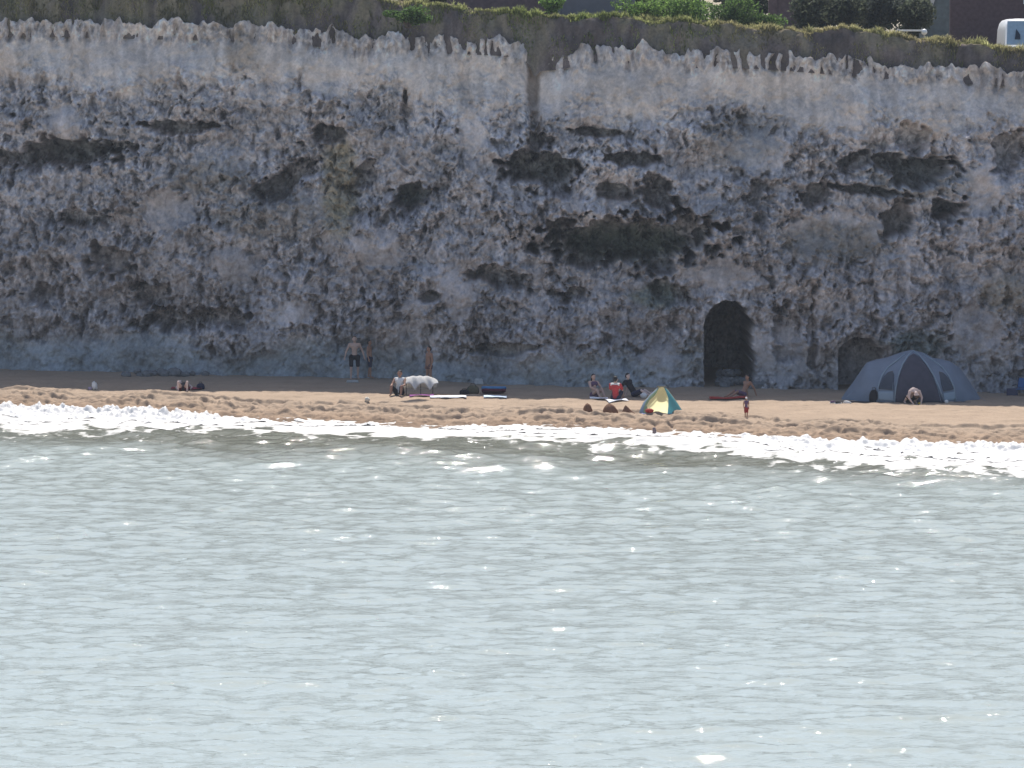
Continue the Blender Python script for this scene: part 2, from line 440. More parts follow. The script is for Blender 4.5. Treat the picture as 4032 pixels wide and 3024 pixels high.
    Yb = Y[-1:] + 0.7 * k; Zb = Z[-1:] - 0.6 * k ** 2
    X = np.vstack([X, Xb]); Y = np.vstack([Y, Yb]); Z = np.vstack([Z, Zb])
    tint = np.concatenate([tint, np.repeat(tint[-1:], back, 0)], 0)
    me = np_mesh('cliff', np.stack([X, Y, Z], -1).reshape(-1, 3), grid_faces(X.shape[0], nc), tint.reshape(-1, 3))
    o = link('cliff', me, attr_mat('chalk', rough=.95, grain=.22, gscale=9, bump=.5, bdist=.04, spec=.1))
    tag(o, kind='structure')
build_cliff()

# ------------------------------------------------------------------ beach
def beach_z(X, Y):
    t = Y - shore(X)
    z = beach_base(X, Y)
    low = sstep(-0.5, 0.8, t) * (1 - sstep(4.5, 7.5, t + 1.2 * fbm(X / 5, Y / 2, 2, 83)))
    high = sstep(4, 8, t)
    lum = fbm(X / 0.55, Y / 0.4, 3, 81)
    z = z + low * (0.10 * lum + 0.10 * perlin(X / 1.6, Y / .9, 82)) + high * (0.028 * fbm(X / .7, Y / .8, 3, 84) + .03 * perlin(X / 2.5, Y / 2.5, 88))
    z = z - low * .11 * sstep(.2, .62, perlin(X / .32, Y / .5, 90) + .3 * perlin(X / .16, Y / .3, 93)) - high * .03 * sstep(.3, .6, perlin(X / .4, Y / .5, 94))
    for t0, h, sd in ((1.6, .10, 89), (2.6, .15, 85), (3.9, .19, 86), (5.4, .15, 87)):
        e = t - t0 - 0.9 * fbm(X / 4, sd, 3, sd) - .25 * perlin(X / .6, sd, sd + 20)
        gate = sstep(-.25, .25, perlin(X / 3.1, sd * 1.3, sd + 40) + .12)
        z = z + gate * h * np.where(e < 0, 0, np.exp(-np.maximum(e, 0) / 1.1)) * sstep(-.02, .14, e)
    return z
def build_beach():
    xs = axis(-24, 23.5, 0.075, 900, 1.35)
    ys0 = np.concatenate([np.linspace(-60, -3, 8)[:-1], np.arange(-3, 15, 0.06), np.arange(15, 32, .5), [40, 80]])
    X, T = np.meshgrid(xs, ys0)
    Y = shore(X) + T
    Z = beach_z(X, Y)
    Z = np.where(T < -3, -0.18 + .04 * (T + 3), Z)
    w = 1 - sstep(0.25, 2.2, T + .5 * fbm(X / 2.5, Y / 2, 3, 91))        # damp sand by the water
    n1 = fbm(X / 1.8, Y / 1.2, 4, 92)
    dry = np.array((0.365, 0.275, 0.20)); wet = np.array((0.20, 0.138, 0.095))
    warm = np.array((0.34, 0.24, 0.165))
    m = sstep(.8, 5, T)[..., None]
    tint = (warm * (1 - m) + dry * m) * (1 + .1 * n1[..., None])
    tint = tint * (1 - .8 * w[..., None]) + wet * .8 * w[..., None]
    me = np_mesh('beach', np.stack([X, Y, Z], -1).reshape(-1, 3), grid_faces(*X.shape), np.clip(tint, .02, .8).reshape(-1, 3))
    o = link('sand_beach', me, attr_mat('sand', rough=.95, grain=.16, gscale=11, bump=.35, bdist=.03, spec=.15))
    tag(o, kind='structure')
build_beach()
def gz(x, y): return float(beach_z(np.array([x]), np.array([y]))[0])

# ------------------------------------------------------------------ sea and surf
fl = np.array([(-600, 900), (0, 925), (300, 930), (530, 930), (700, 938), (960, 944), (1200, 955), (1400, 966), (1600, 980), (1800, 1003), (2000, 1010), (2212, 1024), (2600, 1035)]) * K
_d = 15 * F / (fl[:, 1] - 180)
FLX = (fl[:, 0] - 2016) / F * _d; FLY = CAMY + _d
def surf_far(x): return np.interp(x, FLX, FLY)
def wave_z(X, Y):
    t = shore(X) - Y                                    # metres out from the water's edge
    z = np.zeros_like(X)
    r = np.random.default_rng(5)
    amp = sstep(-.5, 6, t)
    for k in range(34):
        lam = 0.5 * (1.145 ** (k % 17)); a = math.radians(90 + r.normal(0, 36)); ph = r.uniform(0, 6.28)
        kx, ky = math.cos(a) * 2 * math.pi / lam, math.sin(a) * 2 * math.pi / lam
        w = kx * X + ky * Y + ph + 0.8 * perlin(X / (lam * 2.2), Y / (lam * 2.2), 100 + k)
        env = 0.5 + 0.9 * np.maximum(0, perlin(X / (lam * 1.9) + 5 * k, Y / (lam * 2.0), 200 + k) + .25)
        s = np.sin(w)
        z += 0.0052 * lam ** 0.45 * env * (s + .35 * np.cos(2 * w))
    for k in range(22):                                  # short steep wind wavelets with sharp crests
        lam = r.uniform(.8, 2.4); a = math.radians(90 + r.normal(0, 16)); ph = r.uniform(0, 6.28)
        w = math.cos(a) * 2 * math.pi / lam * X + math.sin(a) * 2 * math.pi / lam * Y + ph + 1.6 * perlin(X / (lam * 1.5), Y / (lam * 1.5), 300 + k)
        env = np.maximum(0, perlin(X / (lam * 1.2) + 9 * k, Y / (lam * .9), 330 + k) - .22)
        z += .041 * lam * env * (1 - 2 * np.abs(np.sin(w / 2)) ** .8)
    for px, py, L, h, tl in ((3650, 2835, 2.6, .16, .10), (3300, 2890, 1.6, .13, .14), (2650, 2880, 1.5, .13, .12), (1740, 2830, 1.1, .14, .16), (960, 2900, .9, .10, -.1), (1975, 2740, .7, .12, -.1), (300, 2868, .9, .10, .05), (2900, 2945, 1.8, .1, .1), (700, 2560, .8, .09, .05), (1350, 2215, 1.0, .11, 0), (2480, 2535, .8, .1, 0), (3500, 2960, 1.5, .11, -.12), (1200, 2700, 1.0, .09, .1), (2250, 2325, 1.1, .1, 0), (3100, 2480, 1.0, .09, 0)):
        d = 15 * F / (py - 180); x0 = (px - 2016) / F * d; y0 = CAMY + d
        e = (Y - y0 - tl * (X - x0) - .12 * perlin(X / .7, y0, 370)) / .30
        z += .9 * h * np.exp(-((X - x0) / L) ** 2) * np.where(e < 0, np.exp(-(e / .5) ** 2), np.exp(-(e / 1.4) ** 2))
    z *= amp * (1 - .25 * sstep(18, 60, t))
    # shore waves rolling in
    wob = 1.6 * fbm(X / 9, Y / 30, 2, 111) + .5 * perlin(X / 2.2, Y / 5, 112)
    for t0, h, wd in ((4.6, .20, .9), (7.6, .22, .9), (10.6, .24, 1.0), (14.0, .18, 1.1), (17.5, .12, 1.2), (21, .07, 1.3)):
        e = (t + wob - t0) / wd
        g = .35 + .65 * sstep(-.3, .35, perlin(X / 6.5, t0 * 3.1, 113))
        z += h * g * np.where(e < 0, np.exp(-(e / .55) ** 2), np.exp(-(e / 1.25) ** 2))
    z -= .05 * amp
    return np.where(t < 0, 0.0 + .05 * np.clip(-t, 0, 1), z)
def build_sea():
    xs = axis(-24, 23.5, 0.13, 2500, 1.4)
    ys = np.concatenate([-np.geomspace(2600, 112, 14), np.arange(-110, -30, 0.125), np.arange(-30, 4, 0.10)])
    X, Y = np.meshgrid(xs, ys)
    Z = wave_z(X, Y) * (1 - sstep(26, 80, np.abs(X))) * sstep(-130, -108, Y)
    t = shore(X) - Y
    width = shore(X) - surf_far(X)
    q = t / np.maximum(width, 1)
    n = fbm(X / 1.3, Y / 1.6, 4, 121); nl = ridged(X / 1.5, Y / 2.4, 3, 122)
    foam = (1 - sstep(.75, 1.25, q + .45 * n)) * sstep(-.2, .5, .55 + nl * .5 - .55 * q) 
    lace = (1 - sstep(.8, 1.9, q + .4 * n)) * sstep(.75, 1.35, nl)
    foam = np.clip(np.maximum(foam, .8 * lace), 0, 1)
    silt_reflect = 1 - sstep(9, 22, t + 4 * fbm(X / 10, Y / 6, 2, 123))  # silty inshore water, darkened further in colour to carry the cliff's reflection
    f3 = np.stack([foam, silt_reflect, 0 * foam], -1)
    me = np_mesh('sea', np.stack([X, Y, Z], -1).reshape(-1, 3), grid_faces(*X.shape), f3.reshape(-1, 3))
    m, nd, l, b = _nt('sea_water')
    at = nd.new('ShaderNodeAttribute'); at.attribute_name = 'tint'
    sep = nd.new('ShaderNodeSeparateColor'); l.new(at.outputs['Color'], sep.inputs[0])
    tc = nd.new('ShaderNodeTexCoord')
    mp = nd.new('ShaderNodeMapping'); mp.inputs['Scale'].default_value = (1.0, 1.7, 1); l.new(tc.outputs['Object'], mp.inputs[0])
    hs = []
    for sc, det in ((3.2, 3), (9.0, 2)):
        ns = nd.new('ShaderNodeTexNoise'); ns.inputs['Scale'].default_value = sc; ns.inputs['Detail'].default_value = det; ns.inputs['Roughness'].default_value = .55
        l.new(mp.outputs[0], ns.inputs[0]); hs.append(ns)
    b1 = nd.new('ShaderNodeBump'); b1.inputs['Strength'].default_value = .6; b1.inputs['Distance'].default_value = .05; l.new(hs[0].outputs['Fac'], b1.inputs['Height'])
    b2 = nd.new('ShaderNodeBump'); b2.inputs['Strength'].default_value = .5; b2.inputs['Distance'].default_value = .02; l.new(hs[1].outputs['Fac'], b2.inputs['Height'])
    l.new(b1.outputs[0], b2.inputs['Normal']); l.new(b2.outputs[0], b.inputs['Normal'])
    mx = nd.new('ShaderNodeMix'); mx.data_type = 'RGBA'
    mx.inputs[6].default_value = (.348, .396, .372, 1); mx.inputs[7].default_value = (.165, .172, .135, 1)
    l.new(sep.outputs[1], mx.inputs[0])
    fn = nd.new('ShaderNodeTexNoise'); fn.inputs['Scale'].default_value = 4; fn.inputs['Detail'].default_value = 6; l.new(mp.outputs[0], fn.inputs[0])
    ad = nd.new('ShaderNodeMath'); ad.operation = 'ADD'; l.new(sep.outputs[0], ad.inputs[0]); l.new(fn.outputs['Fac'], ad.inputs[1])
    mr = nd.new('ShaderNodeMapRange'); mr.inputs[1].default_value = .72; mr.inputs[2].default_value = 1.1; l.new(ad.outputs[0], mr.inputs[0])
    m2 = nd.new('ShaderNodeMix'); m2.data_type = 'RGBA'; m2.inputs[7].default_value = (.60, .59, .565, 1)
    l.new(mr.outputs[0], m2.inputs[0]); l.new(mx.outputs[2], m2.inputs[6]); l.new(m2.outputs[2], b.inputs['Base Color'])
    rr = nd.new('ShaderNodeMapRange'); rr.inputs[3].default_value = .04; rr.inputs[4].default_value = .7; l.new(mr.outputs[0], rr.inputs[0]); l.new(rr.outputs[0], b.inputs['Roughness'])
    b.inputs['IOR'].default_value = 1.33
    o = link('sea', me, m); tag(o, kind='structure')
build_sea()

def build_surf():
    """broken white water, lumpy, along the water's edge"""
    xs = np.arange(-24.5, 24, 0.055)
    ts = np.arange(-1.2, 13, 0.07)
    X, T = np.meshgrid(xs, ts)
    Y = shore(X) - T
    width = (shore(X) - surf_far(X))
    px = X / (Y - CAMY) * F + 2016; px = px / K
    power = np.interp(px, [-50, 420, 540, 640, 950, 1050, 1300, 1420, 1600, 1750, 2260], [.74, .74, .5, .2, .18, .4, .44, .2, .34, .68, .74])
    n = fbm(X / 1.4, Y / 1.3, 4, 131); n2 = fbm(X / .42, Y / .5, 3, 132); rg = ridged(X / 1.6, Y / 1.2, 3, 133)
    q = T / width
    m = power * 1.0 - 1.0 * q + .45 * n + .2 * rg - .28
    edge = -T - .10 + .35 * fbm(X / 1.9, 5.5, 3, 134) + .16 * power                         # reach up the sand
    m = np.minimum(m, (.55 - edge) * 1.2)
    hgt = np.clip(m, 0, .55)
    big = np.interp(px, [0, 430, 540, 1500, 1700, 2212], [1.0, .9, .35, .3, .6, .7])
    Zw = np.maximum(wave_z(X, Y), beach_base(X, Y))
    Z = Zw + 0.008 + hgt * (.10 + .42 * big * np.maximum(0, .45 + n2) * (1 - sstep(.1, .7, q))) + .03 * n2 * (hgt > 0)
    Q = grid_faces(*X.shape); V = np.stack([X, Y, Z], -1).reshape(-1, 3)
    keep = (m.reshape(-1)[Q] > 0).all(1)
    Q = Q[keep]
    used = np.unique(Q); remap = np.full(len(V), -1); remap[used] = np.arange(len(used))
    me = np_mesh('surf', V[used], remap[Q])
    o = link('sea_foam', me, mat('foam', (.66, .65, .64), .6, .04, 5, bump=.4))
    tag(o, 'white broken surf foam along the edge of the sand', kind='stuff')
build_surf()

# ------------------------------------------------------------------ bank and land above the cliff
def bank_yz(X, S):
    y0 = topy(X) + 0.3; z0 = topz(X) - .75
    c = crestz(X) + .14 * fbm(X / 2.3, 4.4, 4, 146) + .05 * perlin(X / .5, 2.2, 147)
    k = sstep(0, .62, S)
    z = z0 + (c - z0) * (0.55 * np.clip(S / .62, 0, 1) + .45 * k)
    z = np.where(S > .62, c + .012 * np.maximum(0, S - .62) * np.exp(-np.maximum(0, S - .62) / 80), z)
    lump = (.17 * fbm(X / 1.1, S / .6, 4, 141) + .05 * fbm(X / .25, S / .2, 3, 145)) * sstep(0, .3, S) * (1 - sstep(2.2, 6, S))
    return y0 + S - lump, z + lump * .8
def build_bank():
    xs = axis(-25, 24.5, 0.09, 400, 1.3)
    ss = np.concatenate([np.arange(0, 1, .03), np.arange(1, 3, .08), np.geomspace(3, 1200, 26)])
    X, S = np.meshgrid(xs, ss)
    Y, Z = bank_yz(X, S)
    n1 = fbm(X / 1.5, S / .8, 4, 142); n2 = fbm(X / .3, S / .3, 3, 143)
    soil = np.array((.17, .138, .128)) * (1 + .45 * n1[..., None]); dryg = np.array((.22, .185, .125)); chalky = np.array((.2, .17, .15))
    g = sstep(.25, .8, S + .7 * n1 + .25 * sstep(-4, -14, X))[..., None]
    tint = soil * (1 - g) + dryg * g
    c = (sstep(.35, .6, n1) * (1 - sstep(.3, .8, S)) * .5)[..., None]
    tint = (tint * (1 - c) + chalky * c) * (1 + .35 * n2[..., None])
    me = np_mesh('bank', np.stack([X, Y, Z], -1).reshape(-1, 3), grid_faces(*X.shape), np.clip(tint, .01, .6).reshape(-1, 3))
    tag(link('cliff_top_ground', me, attr_mat('earth', rough=1, grain=.35, gscale=9, bump=.6, bdist=.06, spec=.05)), kind='structure')
build_bank()

def blades(name, X, Y, Z, hgt, wid, tint, lean=.5, seed=0):
    r = np.random.default_rng(seed); n = len(X)
    a = r.uniform(0, 2 * math.pi, n); ln = r.normal(0, lean, (n, 2))
    dx = np.cos(a) * wid; dy = np.sin(a) * wid * .4
    b0 = np.stack([X - dx, Y - dy, Z - .03], 1); b1 = np.stack([X + dx, Y + dy, Z - .03], 1)
    m0 = np.stack([X - dx * .6 + ln[:, 0] * hgt * .3, Y - dy + ln[:, 1] * hgt * .3, Z + hgt * .6], 1)
    m1 = np.stack([X + dx * .6 + ln[:, 0] * hgt * .3, Y + dy + ln[:, 1] * hgt * .3, Z + hgt * .6], 1)
    tp_ = np.stack([X + ln[:, 0] * hgt, Y + ln[:, 1] * hgt, Z + hgt * (1 - .3 * np.abs(ln[:, 0]))], 1)
    V = np.stack([b0, b1, m1, m0, tp_], 1).reshape(-1, 3)
    i = np.arange(n) * 5
    T = np.concatenate([np.stack([i, i + 1, i + 2], 1), np.stack([i, i + 2, i + 3], 1), np.stack([i + 3, i + 2, i + 4], 1)])
    return np_mesh(name, V, T, np.repeat(tint, 5, 0))
leaf_mat = attr_mat('leaves', rough=.6, grain=.2, gscale=6, trans=.6, bump=0, spec=.2)
def build_grass():
    n = 75000; r = np.random.default_rng(3)
    x = r.uniform(-24, 24, n); s = np.abs(r.normal(.85, .25, n))
    left = sstep(-2, -10, x)
    s = np.where(r.random(n) < .25 + left * .6, r.uniform(.12, .9, n), s)
    keep = (1.3 * fbm(x / 1.1, s / .35, 3, 151) - .02 + .3 * left + .35 * (s > .6)) > 0
    x, s = x[keep], s[keep]; n = len(x)
    y, z = bank_yz(x, s)
    g = np.clip(.5 + .8 * fbm(x / 2.5, s / 2, 3, 152), 0, 1) 
    lime = np.interp(x, [-24, -5, -2, 3, 4, 10, 24], [.22, .2, .7, .8, .7, .3, .1])
    k = np.clip(.35 * g + .65 * lime, 0, 1)[:, None]
    tint = np.array((.34, .28, .165)) * (1 - k) + np.array((.19, .26, .07)) * k
    tint = tint * r.uniform(.5, 1.5, (n, 1)) * (1 + .5 * np.clip(fbm(x / 1.6, s / .7, 3, 154), -1, 1))[:, None]
    hg = np.where(s < .5, .6, 1) * r.uniform(.06, .22, n) * (.6 + 1.3 * np.clip(fbm(x / .7, s / .5, 3, 153) + .3, 0, 1.2)) * (.7 + .6 * g)
    me = blades('grass', x, y, z, hg, r.uniform(.012, .03, n), tint, .55, 4)
    tag(link('grass', me, leaf_mat, smooth=False), 'dry olive and green grass along the cliff top', kind='stuff')
build_grass()

bark = mat('bark', (.09, .07, .055), .95, .3, 20, bump=.5)
def shrub(px, py, rx, ry, d, cols, label, n=2600, group=None, name='shrub', leaf=.075, seed=0, cat='shrub'):
    x, y, z = (float(v) for v in P(px * K, py * K, d)); s = d / F * K
    RX, RZ = rx * s, ry * s; RY = max(RX * .6, RZ * .8)
    zbot = min(float(crestz(x)) - .25, z - RZ * .9)
    t = thing(name, label, cat, (x, y, zbot), 0, group)
    r = np.random.default_rng(900 + seed)
    nl = 11
    c = r.normal(0, 1, (nl, 3)); c /= np.linalg.norm(c, axis=1)[:, None]; c *= (r.uniform(.15, .78, (nl, 1))); c[:, 2] *= .85
    rad = r.uniform(.28, .5, nl)
    u = r.normal(0, 1, (n, 3)); u /= np.linalg.norm(u, axis=1)[:, None]
    k = r.integers(0, nl, n); rr = r.uniform(.45, 1.08, n) ** .6
    p = c[k] + u * (rad[k] * rr)[:, None]
    p = p * np.array((RX, RY, RZ)) * 1.05 + np.array((0, 0, z - zbot))
    p[:, 2] = np.maximum(p[:, 2], .03)
    L = r.uniform(.5, 1.3, n) * leaf
    a = r.normal(0, 1, (n, 3)); a /= np.linalg.norm(a, axis=1)[:, None]
    b_ = np.cross(a, r.normal(0, 1, (n, 3))); b_ /= np.linalg.norm(b_, axis=1)[:, None]
    V = np.stack([p - a * L[:, None], p + b_ * (L * .45)[:, None], p + a * L[:, None], p - b_ * (L * .45)[:, None]], 1).reshape(-1, 3)
    i = np.arange(n) * 4
    Q = np.stack([i, i + 1, i + 2, i + 3], 1)
    w = np.clip(.5 + .35 * c[k][:, 0] + r.normal(0, .3, n), 0, 1)[:, None]
    tint = (np.array(cols[0]) * (1 - w) + np.array(cols[1]) * w) * r.uniform(.7, 1.3, (n, 1))
    link('foliage', np_mesh('foliage', V, Q, np.repeat(tint, 4, 0)), leaf_mat, t, smooth=False)
    m = MB()
    for q in range(5):
        e = c[q] * np.array((RX, RY, RZ)) + np.array((0, 0, z - zbot))
        m.tube([(0.05 * q - .1, 0, -.1), (e[0] * .4, e[1] * .4, e[2] * .5), tuple(e)], [.05, .035, .012], 6)
    m.build('stem', bark, t)
    return t
G1 = ((.055, .10, .035), (.14, .225, .06)); G2 = ((.09, .165, .045), (.25, .38, .10)); G3 = ((.06, .075, .05), (.11, .125, .085)); G4 = ((.03, .05, .03), (.06, .09, .04))
shrub(600, 0, 95, 14, 217, G4, 'low dark shrub at the top of the grassy bank on the left', 2000, seed=1)
shrub(760, -4, 60, 12, 217, G4, 'small dark shrub on the grass left of the overhanging dark green bush', 1500, seed=11)
shrub(882, 34, 58, 24, 209.5, G1, 'dark green bush hanging over the lip of the white cliff', 2600, seed=2)
shrub(1192, 8, 36, 26, 211, G2, 'bright lime green bush between the two low walls', 1600, seed=3)
shrub(1385, 16, 62, 46, 210.5, G2, 'bright green bush at the right end of the grey wall', 2400, group='green bushes on the cliff top', seed=4)
shrub(1480, 18, 80, 56, 210.5, G2, 'mid green bush, the tallest of the leafy row above the big hollow', 3000, group='green bushes on the cliff top', seed=5)
shrub(1575, 28, 78, 50, 209.5, G1, 'dark green bush spilling down the bank, middle of the leafy row', 3000, group='green bushes on the cliff top', seed=6)
shrub(1655, 46, 60, 30, 209.5, G1, 'low green bush tapering off before the grey green hedge trees', 2200, group='green bushes on the cliff top', seed=7)
shrub(1745, 14, 58, 62, 213, G3, 'grey green small tree just right of the low green bush', 2600, group='grey green trees behind the bank', name='small_tree', seed=8, leaf=.11, cat='tree')
shrub(1822, 18, 60, 66, 214, G3, 'grey green small tree with pale stems, second of the dull hedge trees', 2800, group='grey green trees behind the bank', name='small_tree', seed=9, leaf=.11, cat='tree')
shrub(1900, 20, 58, 66, 213, ((.045, .055, .05), (.08, .095, .08)), 'darkest grey green tree, third of the dull hedge trees', 2800, group='grey green trees behind the bank', name='small_tree', seed=10, leaf=.11, cat='tree')
shrub(1968, 20, 52, 62, 213, G3, 'grey green tree beside the blue grey shed', 2600, group='grey green trees behind the bank', name='small_tree', seed=12, leaf=.11, cat='tree')

# walls, shed, house and van on the land above
wall_red = mat('dark_brick', (.15, .105, .11), .95, .25, 5, bump=.3)
wall_grey = mat('grey_render', (.16, .165, .19), .9, .12, 3, bump=.2)
coping = mat('coping_stone', (.2, .19, .18), .9, .2, 8)
def wall_between(pl, pr, ptop, d, m, name, label, thick=.3):
    x0 = float(P(pl * K, 0, d)[0]); x1 = float(P(pr * K, 0, d)[0]); zt = float(P(0, ptop * K, d)[2]); zb = float(crestz((x0 + x1) / 2)) - .4
    t = thing(name, label, 'wall', ((x0 + x1) / 2, d + CAMY, zb))
    b = MB(); b.box((0, 0, (zt - zb) / 2), (x1 - x0, thick, zt - zb)); b.build('wall_body', m, t, False, .01)
    b = MB(); b.box((0, 0, zt - zb + .042), (x1 - x0 + .06, thick + .1, .08)); b.build('coping', coping, t, False, .01)
    for sx in (-1, 1):
        b = MB(); b.box((sx * ((x1 - x0) / 2 + .21), 0, (zt - zb + .15) / 2), (.4, .42, zt - zb + .15)); b.build('pier', m, t, False, .015)
    return t
wall_between(985, 1180, -60, 216, wall_red, 'garden_wall', 'low dark purple brick wall behind the dry grass')
wall_between(1212, 1352, -60, 215, wall_grey, 'garden_wall', 'blue grey rendered wall between the lime bush and the green bushes')
wall_between(1680, 1722, -60, 219, wall_red, 'garden_wall', 'dark brick wall showing in the gap left of the grey green trees')

GB = ((.03, .045, .03), (.055, .075, .045))
for q, (px, py, rx, ry, dd, lab) in enumerate(((940, 5, 90, 60, 236, 'dark broad tree far behind the dry grass, left of the purple brick wall'), (1195, 0, 90, 70, 240, 'dark tree far behind the lime green bush'), (1440, 15, 125, 80, 234, 'dark broad tree behind the tallest green bush'),
        (1600, 20, 95, 80, 237, 'dark tree behind the low end of the leafy row'), (1760, 25, 100, 80, 232, 'tall dark tree behind the grey green tree with the low bush'), (1880, 30, 100, 85, 235, 'tall dark tree behind the dull hedge trees'), (1990, 30, 80, 85, 231, 'tall dark tree behind the blue grey shed'))):
    shrub(px, py, rx, ry, dd, GB, lab, 4200, group='dark trees far behind the cliff top', name='tree', seed=30 + q, leaf=.16, cat='tree')
def build_house():
    d = 224.0
    x0 = float(P(2053 * K, 0, d)[0]); x1 = x0 + 8.5; zb = float(crestz(20)) - .6; h = 5.2
    t = thing('brick_house', 'dark red brown house wall behind the parked white van', 'house', ((x0 + x1) / 2, d + CAMY + 3, zb))
    b = MB(); b.box((0, 0, h / 2), (x1 - x0, 6, h)); b.build('wall', mat('house_brick', (.125, .082, .088), .95, .22, 6, bump=.4), t, False)
    rf = MB(); w = (x1 - x0) / 2 + .3
    rf.v = [(-w, -3.4, h), (w, -3.4, h), (w, 3.4, h), (-w, 3.4, h), (-w, 0, h + 2.4), (w, 0, h + 2.4)]
    rf.f = [(0, 1, 5, 4), (2, 3, 4, 5), (0, 4, 3), (1, 2, 5), (0, 3, 2, 1)]
    rf.build('roof', mat('roof_tile', (.14, .07, .05), .9, .2, 9, bump=.4), t, False)
    white = mat('white_paint', (.78, .78, .77), .5, .04)
    xw = float(P(2222 * K, 0, d)[0]) - (x0 + x1) / 2; zw = float(P(0, 9 * K, d)[2]) - zb
    f = MB(); W, H = .5, 1.1
    for c, dd in (((xw, -3.03, zw + .04), (W, .1, .08)), ((xw, -3.03, zw + H), (W, .1, .08)), ((xw - W / 2 + .04, -3.03, zw + .56), (.08, .1, H - .12)), ((xw + W / 2 - .04, -3.03, zw + .56), (.08, .1, H - .12))): f.box(c, dd)
    fo = f.build('window', white, t, False, .01)
    g = MB(); g.box((xw, -3.01, zw + .56), (W - .16, .03, H - .16)); g.build('pane', mat('dark_glass', (.05, .06, .08), .05, .1, spec=.6), fo, False)
build_house()
def build_shed():
    d = 219.0
    xl = float(P(1996 * K, 0, d)[0]); xr = float(P(2051 * K, 0, d)[0]); zb = float(crestz(19)) - .5; w = xr - xl
    zt = float(P(0, -20 * K, d)[2]) - zb; ze = float(P(0, 66 * K, d)[2]) - zb
    t = thing('shed', 'blue grey lean-to shed against the dark house wall', 'shed', (xl, d + CAMY, zb))
    b = MB(); dep = 2.5; i = w * .62
    b.v = [(0, 0, 0), (w, 0, 0), (w, 0, zt), (i, 0, zt), (0, 0, ze), (0, dep, 0), (w, dep, 0), (w, dep, zt), (i, dep, zt), (0, dep, ze)]
    b.f = [(0, 1, 2, 3, 4), (9, 8, 7, 6, 5), (0, 4, 9, 5), (1, 6, 7, 2), (2, 7, 8, 3), (0, 5, 6, 1)]
    b.build('shed_wall', mat('blue_grey_boards', (.13, .155, .165), .85, .2, 4, bump=.2), t, False)
    b = MB(); L = math.hypot(i, zt - ze); ang = math.atan2(zt - ze, i)
    n = Vector((-math.sin(ang), 0, math.cos(ang)))
    q = [Vector((0, -.08, ze)) + n * .004, Vector((i, -.08, zt)) + n * .004]; up = n * .05
    v = []
    for p in q: v += [p, p + Vector((0, dep + .16, 0)), p + Vector((0, dep + .16, 0)) + up, p + up]
    b.v = [tuple(p) for p in v]; b.f = [(0, 1, 2, 3), (7, 6, 5, 4), (0, 4, 5, 1), (1, 5, 6, 2), (2, 6, 7, 3), (3, 7, 4, 0)]
    b.build('roof', mat('felt_roof', (.1, .11, .12), .9, .2, 8), t, False)
    b = MB(); b.box((w * .62, -.025, .55), (.5, .04, .5)); b.build('hatch', mat('blue_paint', (.08, .15, .24), .7, .2), t, False, .01)
build_shed()
